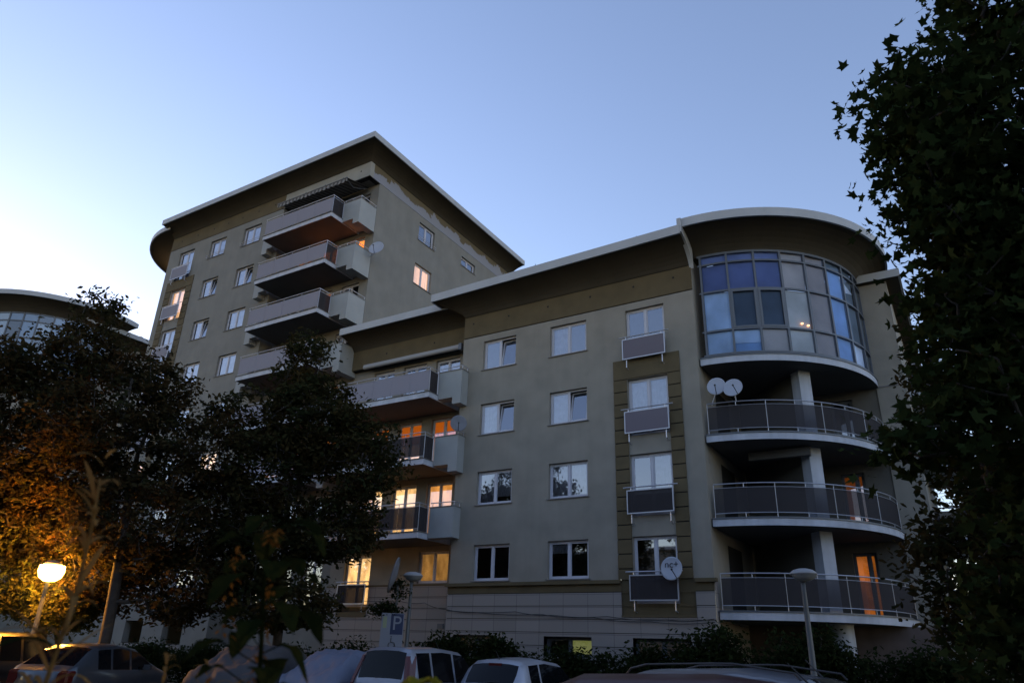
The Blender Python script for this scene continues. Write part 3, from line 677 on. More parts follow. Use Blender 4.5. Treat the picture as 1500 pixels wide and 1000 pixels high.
# ------------------------------------------------------------------ satellite dishes
def dish(loc,aim,r,label,arm_ang=0,wallpt=None,text=None,m='white',grp='satellite dishes on the building'):
    e=empty('satellite_dish',loc,0,label,'satellite dish',grp)
    aim=Vector(aim).normalized(); q=aim.to_track_quat('Z','Y'); e.rotation_mode='QUATERNION'; e.rotation_quaternion=q
    mb=MB(); pr=[(r*i/8,.16*r*(i/8)**2-.16*r) for i in range(9)]; back=[(r*i/8,.16*r*(i/8)**2-.16*r-.018) for i in range(8,-1,-1)]
    mb.lathe(pr+back,(0,0,0),32); 
    for i in range(len(mb.v)): x,y,z=mb.v[i]; mb.v[i]=(x*.93,y*1.03,z)
    mb.build('reflector',m,e,smooth=True,recalc=False)
    qi=q.inverted(); dn=qi@Vector((0,0,-1)); dn.z=0; dn=dn.normalized(); dn=Matrix.Rotation(arm_ang,3,'Z')@dn
    a=MB(); a.tube([tuple(dn*r*.98),tuple(dn*r*.45+Vector((0,0,r*.75)))],.014,6); a.build('arm','plastic',e)
    a=MB(); t=dn*r*.42+Vector((0,0,r*.78)); a.tube([tuple(t),tuple(t*0.85)],[.035,.028],10); a.build('receiver','plastic',e)
    if wallpt is not None:
        wl=qi@(Vector(wallpt)-Vector(loc)); a=MB(); a.tube([(0,0,-.17*r),(0,0,-.10-.17*r),tuple(wl)],.02,8); a.build('bracket','rail',e)
    if text: 
        text_mesh('lettering',text,r*.62,(dn*-r*.35)+Vector((0,0,.012-.14*r)),(0,0,math.atan2(-dn.x,-dn.y)*-1 if False else 0),'signink',e)
    return e
dish((-23.6,24.05,19.25),(.35,-1,.35),.44,'round satellite dish at the side of the tall wing beside its balconies',wallpt=(-24.3,24.35,19.0))
dish((-16.62,22.75,8.45),(.75,-1,.3),.36,'dark grey satellite dish on the corner parapet above the lit balcony',wallpt=(-16.75,22.95,8.0),m='blind')
dish((-6.33,23.35,8.58),(.12,-1,.28),.335,'left one of two satellite dishes on the curved balcony beside the wall',wallpt=(-6.6,23.6,8.0))
dish((-5.75,23.22,8.40),(.05,-1,.35),.345,'right one of two satellite dishes on the curved balcony, in front of the railing',.5,wallpt=(-5.75,23.5,8.0),m='white')
nc=dish((-8.08,22.84,2.62),(.12,-1,.22),.365,'white satellite dish lettered nc+ on the lowest small balustrade',.5,wallpt=(-8.1,23.1,2.4))
# lettering in the dish's own frame: find the local axes for right and up
q=nc.rotation_quaternion; inv=q.inverted(); rt=inv@Vector((1,.12,0)); upv=inv@Vector((0,0,1)); rt.z=0; rt.normalize(); upv.z=0; upv.normalize()
t=text_mesh('lettering','nc+',.30,(0,0,0),(0,0,0),'signink',nc)
t.rotation_euler=(0,0,math.atan2(rt.y,rt.x)); t.location=upv*.13+Vector((0,0,-.03))
# ------------------------------------------------------------------ ground
def sheet(name,x0,x1,y0,y1,z,m,kind='structure'):
    mb=MB(); mb.quad((x0,y0,z),(x1,y0,z),(x1,y1,z),(x0,y1,z)); return tag(mb.build(name,m),None,None,kind=kind)
sheet('ground',-600,600,-600,600,G0-.004,'grass')
sheet('road',-60,40,5.5,11.6,G0,'asphalt'); sheet('parking_bay',-60,40,11.7,18.0,G0+.002,'asphalt')
mb=MB(); mb.box(-60,40,18.1,20.2,G0-.1,G0+.12); tag(mb.build('pavement','paving'),None,None,kind='structure')
mb=MB(); mb.box(-60,40,17.95,18.1,G0-.1,G0+.13); tag(mb.build('kerb','kerb'),None,None,kind='structure')
mb=MB()
for i in range(10): x=-26+i*2.25; mb.box(x,x+.1,11.9,17.5,G0+.004,G0+.006)
tag(mb.build('bay_marking','signwhite'),None,None,kind='structure')
# ------------------------------------------------------------------ trees
def leaf_tpl(kind):
    if kind=='maple':
        tips=[(-90,.25),(-35,.75),(20,.95),(90,1.1),(160,.95),(215,.75)]
        pts=[]
        for i in range(5):
            a=[-28,27,90,153,208][i]; L=[.66,.92,1.08,.92,.66][i]
            pts.append((a,L)); 
            if i<4: pts.append(([0,57,123,180][i],.48))
        pts.append((270,.28)); v=[(0,0,0)]+[(L*math.cos(R(a))*.5,L*math.sin(R(a))*.5,.05*(L>.6)) for a,L in pts]
        f=[(0,1+i,1+(i+1)%len(pts)) for i in range(len(pts))]
        return np.array(v),f
    if kind=='oval':
        v=[(0,-.5,0),(.27,-.1,.06),(.16,.3,.05),(0,.55,0),(-.16,.3,.05),(-.27,-.1,.06)]; return np.array(v),[(0,1,2,3),(0,3,4,5)]
    v=[(0,-.5,0),(.34,0,.08),(0,.5,0),(-.34,0,.08)]; return np.array(v),[(0,1,2,3)]
def leaves_mesh(name,C,size,kind,m,droop=.4,sizevar=.45):
    n=len(C); v,f=leaf_tpl(kind); 
    nz=RNG.normal(size=(n,3)); nz[:,2]=np.abs(nz[:,2])*1.2+droop; nz/=np.linalg.norm(nz,axis=1)[:,None]
    t=RNG.normal(size=(n,3)); ax=np.cross(nz,t); ax/=np.linalg.norm(ax,axis=1)[:,None]; ay=np.cross(nz,ax)
    s=size*(1+sizevar*RNG.uniform(-1,1,size=n))
    P=C[:,None,:]+s[:,None,None]*(v[None,:,0:1]*ax[:,None,:]+v[None,:,1:2]*ay[:,None,:]+v[None,:,2:3]*nz[:,None,:])
    P=P.reshape(-1,3); k=len(v); nf=len(f); L=sum(len(x) for x in f)
    me=bpy.data.meshes.new(name); me.vertices.add(len(P)); me.vertices.foreach_set('co',P.ravel())
    idx=np.concatenate([np.array(x) for x in f]); loops=(idx[None,:]+(np.arange(n)*k)[:,None]).ravel()
    me.loops.add(len(loops)); me.loops.foreach_set('vertex_index',loops.astype(np.int32))
    ls=np.cumsum([0]+[len(x) for x in f[:-1]]); starts=(ls[None,:]+(np.arange(n)*L)[:,None]).ravel(); tot=np.tile([len(x) for x in f],n)
    me.polygons.add(len(starts)); me.polygons.foreach_set('loop_start',starts.astype(np.int32)); me.polygons.foreach_set('loop_total',tot.astype(np.int32))
    me.update(calc_edges=True); me.validate(); me.materials.append(M[m]); return me
def to_seg(P,a,b):
    a=np.array(a);b=np.array(b);d=b-a;t=np.clip(((P-a)@d)/(d@d),0,1);return np.linalg.norm(P-(a+t[:,None]*d),axis=1)
LAMP=(-23.9,12.3,1.95)
def tree(name,label,base,blobs,nclus,nleaf,cr,size,kind,m,cat='tree',group=None,trunk_r=.16,hole=None,droop=.4,fill=.45,trunk_top=None,lean=None):
    """blobs: (centre, radii, weight). Clusters of leaves at the ends of a grown branch skeleton."""
    base=np.array(base,float); w=np.array([b[2] for b in blobs],float); w/=w.sum(); cl=[]
    for i in RNG.choice(len(blobs),nclus,p=w):
        c,r,_=blobs[i]; d=RNG.normal(size=3); d/=np.linalg.norm(d); q=RNG.uniform(fill,1)**.6
        cl.append(np.array(c)+d*np.array(r)*q*RNG.uniform(.8,1.08))
    cl=np.array(cl)
    if hole: 
        keep=np.ones(len(cl),bool)
        for a,b,rr in hole: keep&=to_seg(cl,a,b)>rr
        cl=cl[keep]
    top=np.array(trunk_top) if trunk_top is not None else np.array([cl[:,0].mean(),cl[:,1].mean(),np.percentile(cl[:,2],70)])
    nodes=[base]; par=[-1]; K=9
    for i in range(1,K+1):
        t=i/K; nodes.append(base+(top-base)*t+np.array([math.sin(t*5)*.12,math.cos(t*4)*.1,0])*(1 if i<K else 0)); par.append(i-1)
    order=np.argsort(to_seg(cl,base+(top-base)*.25,top))
    leafend=[]
    for ci in order:
        c=cl[ci]; N_=np.array(nodes[2:]); dd=np.linalg.norm(N_-c,axis=1)+.9*np.maximum(0,N_[:,2]-c[2]+.1); j=int(np.argmin(dd))+2
        p=nodes[j]; mid=(p+c)/2+RNG.normal(size=3)*.06*np.linalg.norm(c-p)-np.array([0,0,.06*np.linalg.norm(c-p)])
        nodes.append(mid); par.append(j); nodes.append(c); par.append(len(nodes)-2); leafend.append(len(nodes)-1)
    cnt=np.zeros(len(nodes)); 
    for e in leafend: cnt[e]+=1
    for i in range(len(nodes)-1,0,-1): cnt[par[i]]+=cnt[i]
    rad=.006+trunk_r*np.sqrt(cnt/max(1,cnt[0])); rad[0]=trunk_r*1.35
    root=empty(name,tuple(base),0,label,cat,group)
    mb=MB()
    for i in range(1,len(nodes)):
        a=nodes[par[i]]-base; b=nodes[i]-base
        r0=min(rad[par[i]],rad[i]*1.6) if i>K else rad[par[i]]
        mb.tube([tuple(a),tuple(b)],[r0,rad[i]],7 if rad[i]>.04 else 4,cap=False)
    mb.build('trunk','trunk',root,smooth=True,recalc=False)
    C=[]; T=np.clip(RNG.normal(size=(len(cl),nleaf,3)),-1.7,1.7)*np.array([1,1,.62])*cr*RNG.uniform(.6,1.3,size=(len(cl),1,1))
    # leaves trail along the last part of each twig
    for i,e in enumerate(leafend):
        c=nodes[e]; p=nodes[par[e]]; s=RNG.uniform(-.7,.25,size=(nleaf,1)); C.append(c+(c-p)*s+T[i])
    C=np.concatenate(C)
    if hole:
        for a,b,rr in hole: C=C[to_seg(C,a,b)>rr*.62]
    me=leaves_mesh('crown',C-base,size,kind,m,droop); o=bpy.data.objects.new('crown',me); COL.objects.link(o); o.parent=root
    return root
sight=[((0,0,0),LAMP,.2)]
tree('street_tree','broad dark tree behind the lit street lamp at the left edge',(-25.8,13.9,G0),
     [((-25.6,11.2,5.9),(2.6,2.6,2.6),3),((-26.6,13.2,3.6),(2.6,1.9,1.6),2.0),((-25.4,9.8,8.0),(1.2,1.2,1.0),.6),((-28.0,11.6,5.0),(2.4,2.2,3.0),1.6)],560,60,.33,.17,'oval','leafA',group='trees along the street',hole=sight,trunk_r=.18)
tree('street_tree','wide reddish dark tree between the round glazed block and the tall wing',(-21.9,13.2,G0),
     [((-22.3,11.9,6.6),(2.3,2.1,2.3),3),((-22.5,11.0,9.3),(.75,.75,1.4),.22),((-23.0,10.9,8.3),(1.7,1.4,1.0),.8),((-19.8,13.8,5.6),(1.7,1.6,1.6),1.3),((-21.6,13.2,3.4),(3.2,1.8,1.6),3.0),((-20.6,14.4,1.6),(2.4,1.2,1.2),1.6),((-23.6,13.8,2.0),(1.6,1.2,1.4),1.0),((-21.2,13.2,7.6),(1.0,.9,.7),.35)],860,44,.24,.15,'oval','leafA',group='trees along the street',hole=sight,trunk_r=.16)
tree('street_tree','dark leafy tree in front of the stacked lower balconies',(-18.1,16.2,G0),
     [((-17.5,15.2,8.2),(.9,.9,1.5),.6),((-17.0,15.6,6.4),(1.9,1.5,1.5),2.1),((-15.4,16.0,5.1),(1.5,1.3,1.5),1.6),((-17.9,15.0,5.0),(1.6,1.4,1.8),1.9),((-16.2,16.0,3.2),(1.9,1.3,1.0),1.5),((-18.3,15.2,2.6),(2.0,1.3,1.2),1.6),((-17.4,15.3,1.2),(2.5,1.1,.9),1.6),((-19.6,14.9,3.4),(1.1,1.0,1.6),.8),((-18.4,14.4,7.0),(.9,.9,.6),.3)],860,42,.23,.15,'oval','leafB',group='trees along the street',trunk_r=.13)
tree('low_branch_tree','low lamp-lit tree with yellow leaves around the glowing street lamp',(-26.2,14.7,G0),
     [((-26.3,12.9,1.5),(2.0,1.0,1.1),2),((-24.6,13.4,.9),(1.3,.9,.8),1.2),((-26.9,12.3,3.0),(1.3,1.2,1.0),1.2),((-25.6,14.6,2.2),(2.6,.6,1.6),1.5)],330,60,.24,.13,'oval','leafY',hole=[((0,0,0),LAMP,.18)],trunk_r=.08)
# big maple at the right edge
tree('maple_tree','big dark maple filling the right edge of the view',(1.15,11.2,G0),
     [((1.55,10.2,7.0),(1.45,1.5,1.8),3),((2.1,10.4,5.0),(1.7,1.6,2.2),2.6),((.85,9.4,6.2),(.75,.9,1.4),1.5),((1.15,9.9,4.6),(.7,1.0,1.0),1.0),((.25,9.3,6.9),(.5,.6,.8),.5),((.5,9.4,5.0),(.4,.6,.6),.5),((.62,9.6,4.2),(.5,.8,.8),.9),((.32,9.4,5.7),(.42,.6,.9),.6),((.45,9.6,3.2),(.5,.7,.6),.5),
      ((1.15,9.9,2.7),(.85,1.0,1.1),1.3),((-.2,9.2,2.35),(.42,.5,.35),.35),((1.1,10.3,1.0),(1.2,1.0,1.3),1.7),((2.1,10.0,8.8),(1.3,1.3,1.0),1.4),((.55,10.6,.3),(.8,.7,.9),.7),((2.8,10.5,3.0),(1.2,1.2,4.0),1.8)],
     760,30,.27,.19,'maple','leafR',trunk_r=.17,droop=.2,trunk_top=(.9,10.4,7.8))
tree('slender_tree','slender dark tree standing between the maple and the corner of the building',(.35,13.6,G0),
     [((.45,13.2,3.6),(.8,.8,3.2),2),((.15,13.0,1.2),(1.1,.8,1.3),1.4),((1.4,13.4,4.5),(1.1,.9,3.5),1.6)],300,45,.22,.12,'oval','leafB',trunk_r=.10)
# hedge: separate bushes in front of the building
bushes=[(-32,21.2,.0,1.9,'low dark bush below the tall wing, partly hidden by the street trees'),(-28,21.2,.1,2.3,'dark bush in front of the stone base of the tall wing'),(-23.8,21.4,.1,2.2,'dark bush below the lit ground floor french window'),(-20.2,21.3,.1,1.6,'low dark bush left of the parking sign'),(-16.2,21.6,.62,1.35,'rounded dark bush right of the lamp post, in front of the stone wall'),(-14.1,21.6,.68,1.1,'second rounded dark bush in front of the stone wall'),
 (-11.8,21.8,.18,1.5,'low dark bush below the lit cellar window'),(-9.2,21.8,.35,1.5,'dark bush below the lettered satellite dish'),(-7.0,21.7,.85,1.6,'tall greenish bush at the rounded corner, left of the lamp post'),(-4.5,21.9,1.0,1.6,'tall dark bush around the foot of the right lamp post'),(-1.8,22.6,.6,1.7,'dark bush under the lowest curved balcony'),(1.2,22.6,.6,1.6,'dark bush at the far right of the hedge')]
for x,y,zt,hw,lb in bushes:
    h=zt-G0
    tree('bush',lb,(x,y,G0),[((x,y,G0+h*.42),(hw*1.35,.9,h*.5),1),((x+hw*.4,y,G0+h*.6),(hw*.5,.6,h*.38),.5)],110,110,.28,.12,'oval','leafH',cat='bush',group='bushes of the hedge along the building',trunk_r=.05,fill=.1)
# vine round the sign and the mirror pole
tree('climbing_vine','leafy vine wrapped round the traffic mirror pole above the parking sign',(-15.35,18.62,G0),
     [((-15.75,18.3,1.12),(.62,.35,.22),1.2),((-15.45,18.5,1.75),(.22,.25,.4),.5)],46,34,.13,.09,'oval','leafH',cat='vine',trunk_r=.03,fill=.1)
# trees behind the photographer (mirrored in the panes, and shading the low storeys)
proto=tree('background_tree','tall leafy tree behind the viewer',(-14,-12,G0),[((-14,-12,5.5),(3.6,3.6,3.6),2),((-12.5,-12.6,7.6),(2.2,2.2,1.8),1),((-15.6,-11.5,3.5),(2.6,2.6,2.2),1)],260,45,.42,.26,'d','leafB',group='trees behind the viewer',trunk_r=.2)
for i,(x,y,s_,rz) in enumerate(((-26,-11,1.15,1.1),(-5,-15,1.25,2.3),(6,-12,1.0,.4),(-36,-16,1.3,3.1),(15,-9,1.1,4.4),(-48,-10,1.2,5.0),(24,2,1.3,2.0),(-20,-24,1.5,.8),(4,-26,1.4,1.7),(-60,-16,1.5,.3),(30,14,1.5,1.2))):
    c=proto.copy(); COL.objects.link(c); c.location=(x,y,G0); c.rotation_euler=(0,0,rz); c.scale=(s_,)*3
    for ch in list(proto.children): d=ch.copy(); COL.objects.link(d); d.parent=c
for i,(x,y,s_,rz,lb) in enumerate(((3.4,38,1.0,.7,'far dark tree seen through the gaps of the maple, beside the building'),(9.5,44,1.15,2.1,'far dark tree behind the maple at the right edge'),(4.5,56,1.3,3.3,'farthest dark tree down the east side of the building'),(15,36,1.1,5.1,'far dark tree hidden behind the right half of the maple'))):
    c=proto.copy(); COL.objects.link(c); c.location=(x,y,G0); c.rotation_euler=(0,0,rz); c.scale=(s_,)*3; c['label']=lb; c['group']='far trees east of the building'
    for ch in list(proto.children): d=ch.copy(); COL.objects.link(d); d.parent=c
# plain blocks that close the horizon behind the viewer and to the east
def block(label,x0,x1,y0,y1,h,face):
    e=empty('horizon_block',((x0+x1)/2,(y0+y1)/2,G0),0,label,'apartment building'); w=(x1-x0)/2; d=(y1-y0)/2
    mb=MB(); mb.box(-w,w,-d,d,0,h); mb.build('wall','plaster',e); mb=MB(); mb.box(-w-.4,w+.4,-d-.4,d+.4,h,h+.35); mb.build('roof','fascia',e)
    for i in range(int(2*w/5)):
        for j in range(int(h/2.9)):
            mb=MB(); x=-w+2+i*5; z=1.3+j*2.9; y=face*d; mb.box(x,x+1.5,min(y,y+face*.03),max(y,y+face*.03),z,z+1.4); mb.build('window',['blind','glossy_pane'][(i*7+j*3)%2],e)
M['glossy_pane']=mat('dark_pane',(.03,.035,.05),.08,spec=.8)
block('long low screening block added behind the viewer to cut off the horizon sky',-70,45,-42,-32,12.5,1)  # unseen, added to keep the low horizon sky off panes and walls
block('low screening block added at the end of the east side, seen under the maple',-6,14,60,66,4.2,-1)  # added to hide the horizon glow below the maple
block('low pale building far down the east side, seen through the maple',4.5,40,70,82,13,-1)
# ------------------------------------------------------------------ street lamps
def lamp(x,y,zh,label,on=False,rz=0):
    e=empty('street_lamp',(x,y,G0),rz,label,'street lamp','mushroom street lamps')
    h=zh-G0; mb=MB(); mb.lathe([(.11,0),(.11,.5),(.085,.55),(.055,h-.45),(.05,h-.16),(.0,h-.16)],(0,0,0),14); mb.build('post','pole',e,smooth=True)
    mb=MB(); pr=[(0,.13),(.12,.12),(.26,.08),(.36,.0),(.37,-.05),(.30,-.06)]; mb.lathe(pr,(0,0,h),24)
    for i in range(len(mb.v)): a,b,c=mb.v[i]; mb.v[i]=(a*.86+.03,b*.66,h+(c-h)*.8)
    mb.build('cap','lampcap',e,smooth=True)
    mb=MB(); mb.lathe([(.0,-.20),(.12,-.19),(.24,-.13),(.29,-.055)] if not on else [(0,-.52),(.16,-.50),(.30,-.40),(.36,-.22),(.34,-.05)],(0.05,0,h),24); mb.build('lens','lens_on' if on else 'lens',e,smooth=True)
    mb=MB(); mb.lathe([(.07,-.22),(.10,-.14),(.10,-.10)],(0,0,h),12); mb.build('collar','pole',e)
    return e
lamp(-15.3,18.95,2.2,'unlit mushroom street lamp left of the white cars, in front of the dim yellow window',rz=.6)
lamp(-3.55,19.3,2.02,'unlit mushroom street lamp in front of the lowest curved balcony')
lamp(LAMP[0],LAMP[1],LAMP[2]+.12,'glowing orange street lamp among the trees at the left',True)
ld=bpy.data.lights.new('street_lamp_light','POINT'); ld.energy=3200; ld.color=(1,.40,.045); ld.shadow_soft_size=.37
lo=bpy.data.objects.new('street_lamp_light',ld); COL.objects.link(lo); lo.location=(LAMP[0]+.05,LAMP[1],LAMP[2]-.16)
# traffic mirror
e=empty('traffic_mirror',(-15.42,18.45,G0),0,'round traffic mirror seen nearly edge-on above the parking sign','traffic mirror')
mb=MB(); mb.tube([(0,0,0),(0,0,3.3),(-.02,-.02,3.55)],.035,10); mb.build('post','pole',e,smooth=True)
mb=MB(); prf=[(.50*i/8,.10*(1-(i/8)**2)) for i in range(9)]; mb.lathe(prf+[(.53,-.01),(.54,.03),(.55,-.03),(.0,-.06)],(0,0,0),32,0)
q=Vector((.80,.56,-.24)).to_track_quat('Z','Y')
for i,p in enumerate(mb.v): mb.v[i]=tuple(q@Vector(p)+Vector((-.12,-.1,3.75)))
mb.build('mirror_disc','blind',e,smooth=True)
# parking sign
e=empty('parking_sign',(-15.3,18.2,G0),R(38),'white parking sign board with a blue P panel and a wheelchair symbol','sign')
mb=MB(); mb.tube([(0,.05,0),(0,.05,2.6)],.035,10); mb.build('post','pole',e)
mb=MB(); mb.box(-.34,.34,-.01,.01,1.55,2.62); mb.build('board','signwhite',e,bevel=.01)
mb=MB(); mb.box(-.05,.32,-.016,-.011,2.02,2.60); mb.build('blue_panel','blue',e)
text_mesh('letter',"P",.56,(.135,-.02,2.32),(R(90),0,0),'signwhite',e)
mb=MB(); c=(.02,1.72); mb.tube([(c[0]+.09*math.cos(R(a)),-.016,c[1]+.09*math.sin(R(a))) for a in range(130,400,15)],.012,6)
mb.tube([(0,-.016,1.92),(.0,-.016,1.80),(.1,-.016,1.79),(.14,-.016,1.68)],.014,6); mb.lathe([(0,-.02),(.022,0),(0,.02)],(0,-.016,1.96),8); mb.build('wheelchair_symbol','signink',e)
mb=MB(); mb.box(-.28,-.17,-.016,-.011,2.2,2.52); mb.build('painted_reflection',mat('reflection_yellow',(.25,.28,.16),.4),e)  # bright reflection on the board, painted as a yellow-green patch
# sagging cables on the stone wall
for i,(pts) in enumerate([[(-24,24.2,1.95),(-20,24.2,1.80),(-18.8,24.2,1.74),(-17.1,23.25,1.45),(-15.6,23.25,1.33),(-13,23.25,1.28),(-11,23.25,1.18),(-9,23.25,1.06),(-6.95,23.25,1.06)],[(-17,23.25,1.40),(-14,23.25,1.36),(-12.5,23.25,1.25),(-10.5,23.25,1.22),(-8.5,23.25,1.12),(-6.95,23.25,1.16)]]):
    mb=MB(); P=[]
    for a,b in zip(pts,pts[1:]):
        for k in range(6): t=k/6; P.append(tuple(lerp(a[j],b[j],t)-(.05*math.sin(math.pi*t) if j==2 else 0) for j in range(3)))
    P.append(pts[-1]); mb.tube(P,.011,5); tag(mb.build('cable','cableblack'),['long sagging black cable strung along the stone base','shorter black cable sagging on the stone base of the front wing'][i],'cable')
# ------------------------------------------------------------------ cars
def prof(pts,x):
    for (a,b),(c,d) in zip(pts,pts[1:]):
        if a<=x<=c:
            t=(x-a)/(c-a+1e-9); return b+(d-b)*t
    return pts[0][1] if x<pts[0][0] else pts[-1][1]
def car(label,loc,heading,L,W,roof,belt,glassr,pnt,cat='car',group='cars parked in front of the building',rails=False,tail=None,rw=None,brake3=False,badge=False):
    """local x = forward. roof/belt: polylines z(x) from the rear; glassr: x ranges (rear window, side windows list, windscreen)"""
    e=empty('parked_car',(loc[0],loc[1],G0),math.atan2(heading[1],heading[0]),label,cat,group)
    (rg0,rg1),sides,(wg0,wg1)=glassr; hl=L/2
    xs=sorted(set([-hl,-hl+.06,-hl+.12]+[x for x,_ in roof]+[rg0,rg1,wg0,wg1]+[v for s in sides for v in s]+list(np.linspace(-hl,hl,34))+[hl-.12,hl-.05,hl])); xs=[x for x in xs if -hl<=x<=hl]
    def sec(x):
        q=min(1,(x+hl)/.35); q2=min(1,(hl-x)/.6); tp=(.86+.14*math.sin(math.pi/2*q))*(.80+.20*math.sin(math.pi/2*q2)); w=W/2*tp
        zb=prof(belt,x); zr=max(prof(roof,x),zb+.012); hgt=zr-zb; wr=w*(1-.06)-(.22*hgt)
        pts=[(w*.90,.20),(w*.97,.34),(w,.55),(w*.99,zb-.10),(w*.955,zb),(wr+.015,zr-min(.09,hgt*.4)),(wr-.10,zr-min(.015,hgt*.1)),(wr*.5,zr+.018*min(1,hgt*4)),(0,zr+.028*min(1,hgt*4))]
        return pts+[(-a,b) for a,b in pts[-2::-1]]
    secs=[sec(x) for x in xs]; n=len(secs[0]); V=[(x,y,z) for x,s_ in zip(xs,secs) for y,z in s_]
    body=MB(); gl=[MB(),MB(),MB(),MB()]
    body.v=list(V)
    def inr(x,r): return r[0]-1e-6<=x<=r[1]+1e-6
    for i in range(len(xs)-1):
        xm=(xs[i]+xs[i+1])/2
        for j in range(n-1):
            f=(i*n+j,(i+1)*n+j,(i+1)*n+j+1,i*n+j+1); tgt=body
            top=5<=j<=n-7; sd=j in(4,n-6)
            if sd and any(inr(xm,s_) for s_ in sides): tgt=gl[2 if j==4 else 3]
            elif top and j not in(5,n-7) and inr(xm,(rg0,rg1)): tgt=gl[0]
            elif top and j not in(5,n-7) and inr(xm,(wg0,wg1)): tgt=gl[1]
            if tgt is body: body.f.append(f); body.m.append(0)
            else: tgt.add([V[k] for k in f],[(0,1,2,3)])
    body.f.append(tuple(range(n))); body.m.append(0); k=(len(xs)-1)*n; body.f.append(tuple(k+j for j in range(n-1,-1,-1))); body.m.append(0)
    def weld(o):
        b=bmesh.new(); b.from_mesh(o.data); bmesh.ops.remove_doubles(b,verts=b.verts,dist=.0005); bmesh.ops.recalc_face_normals(b,faces=b.faces); b.to_mesh(b_:=o.data) if False else b.to_mesh(o.data); b.free(); o.data.polygons.foreach_set('use_smooth',[True]*len(o.data.polygons))
    bo=body.build('body',pnt,e); weld(bo)
    for mm,nm in zip(gl,('rear_window','windscreen','side_window','side_window')):
        if mm.v: o=mm.build(nm,'carglass',e); weld(o)
    # rear window rubber/trim and wiper
    zc=prof(roof,rg0); 
    wl=MB(); wl.tube([(rg0-.02,.12,zc+.02),(rg0+.05,-.25,zc+.06)],.01,5); wl.build('rear_wiper','plastic',e)
    for sx in (-1,1):
        for xx in (-hl+.75,hl-.80):
            t=MB(); t.tube([(xx,sx*(W/2-.2),.31),(xx,sx*(W/2-.01),.31)],.31,24); t.build('wheel','rubber',e)
            t=MB(); t.tube([(xx,sx*(W/2-.05),.31),(xx,sx*(W/2+.0),.31)],.2,18); t.build('wheel_rim','alloy',e)
        m_=MB(); xm=wg0-.05+.25; zz=prof(belt,xm)+.06; m_.box(xm-.08,xm+.04,sx*(W/2+.02) if sx>0 else sx*(W/2+.2),sx*(W/2+.2) if sx>0 else sx*(W/2+.02),zz-.06,zz+.07); m_.tube([(xm,sx*(W/2-.08),zz-.03),(xm,sx*(W/2+.06),zz)],.02,6); m_.build('mirror',pnt,e,bevel=.03)
        z0,z1,wd=tail or (.62,.95,.2); tm=MB(); s0=sec(-hl+.05); N2=5
        def xr(z):
            for i in range(len(xs)-1):
                za_,zb_=prof(roof,xs[i]),prof(roof,xs[i+1])
                if zb_>=z: return xs[i]+(xs[i+1]-xs[i])*max(0,min(1,(z-za_)/(zb_-za_+1e-6)))
            return -hl
        def wz(z): return W/2*.905-(max(0,z-prof(belt,-hl+.1))*.24)
        rows=[]
        for q in range(7):
            z=lerp(z0,z1,q/6); x=xr(z)-.02; k=wd*(.75+.25*math.sin(math.pi*(q+.5)/7)); ww=wz(z)
            rows.append([(x,sx*(ww-k),z),(x,sx*(ww-.03),z),(x+.05,sx*(ww+.012),z),(x+.24,sx*(ww+.045),z),(x+.24,sx*(ww-k),z)])
        for ra,rb in zip(rows,rows[1:]):
            for k in range(5): tm.quad(ra[k],ra[(k+1)%5],rb[(k+1)%5],rb[k])
        tm.f.append((0,1,2,3,7)) if False else None
        tm.add(rows[0],[(0,1,2,3,4)]); tm.add(rows[-1],[(4,3,2,1,0)])
        tm.build('tail_light','tail',e)
        hm=MB(); hm.box(hl-.22,hl-.04,sx*(W/2*.55) if sx>0 else sx*(W/2*.82),sx*(W/2*.82) if sx>0 else sx*(W/2*.55),.55,.68); hm.build('headlight','lens',e,bevel=.02)
    bm_=MB(); bm_.box(-hl-.05,-hl+.06,-W/2*.80,W/2*.80,.28,.52); bm_.build('rear_bumper','plastic',e,bevel=.03)
    if rails:
        for sx in (-1,1):
            r_=MB(); P=[(x,sx*(W/2-.30),prof(roof,x)+.065) for x in np.linspace(rg1+.05,wg0-.05,10)]; P=[(P[0][0]-.06,P[0][1],P[0][2]-.06)]+P+[(P[-1][0]+.06,P[-1][1],P[-1][2]-.06)]
            r_.tube(P,.012,6); r_.build('roof_rail','plastic',e)
    if brake3:
        b3=MB(); zt=prof(roof,rg1); b3.box(rg1-.05,rg1+.0,-.16,.16,zt-.03,zt+.03); b3.build('brake_light','tail',e)
    if badge:
        b3=MB(); b3.tube([(-hl-.03,0,prof(belt,-hl)-.13),(-hl+.02,0,prof(belt,-hl)-.13)],.05,12); b3.build('badge','chrome',e)
    a=MB(); xa=(wg0 if not brake3 else rg1+.15); a.tube([(xa,0,prof(roof,xa)),(xa-.02,0,prof(roof,xa)+.04),(xa-.18,0,prof(roof,xa)+.20)],[.02,.01,.004],6); a.build('antenna','plastic',e)
    return e
silver=paint('silver_paint',(.24,.25,.29)); whitep=paint('white_paint',(.36,.38,.44)); darkp=paint('dark_red_paint',(.05,.010,.009)); greyp=paint('grey_paint',(.055,.06,.072)); blackp=paint('black_paint',(.015,.015,.017))
car('silver people carrier seen from behind, between the covered car and the white hatchback',(-11.65,15.3),(-.09,.995),3.95,1.66,
    [(-1.97,.90),(-1.93,1.02),(-1.74,1.56),(-1.60,1.63),(-.4,1.66),(.5,1.60),(1.30,1.05),(1.97,.80)],[(-1.97,.88),(-1.9,.98),(1.2,.90),(1.97,.74)],
    ((-1.93,-1.74),[(-1.55,-1.0),(-.92,-.02),(.06,1.0)],(.5,1.26)),silver,tail=(.80,1.48,.10),badge=True)
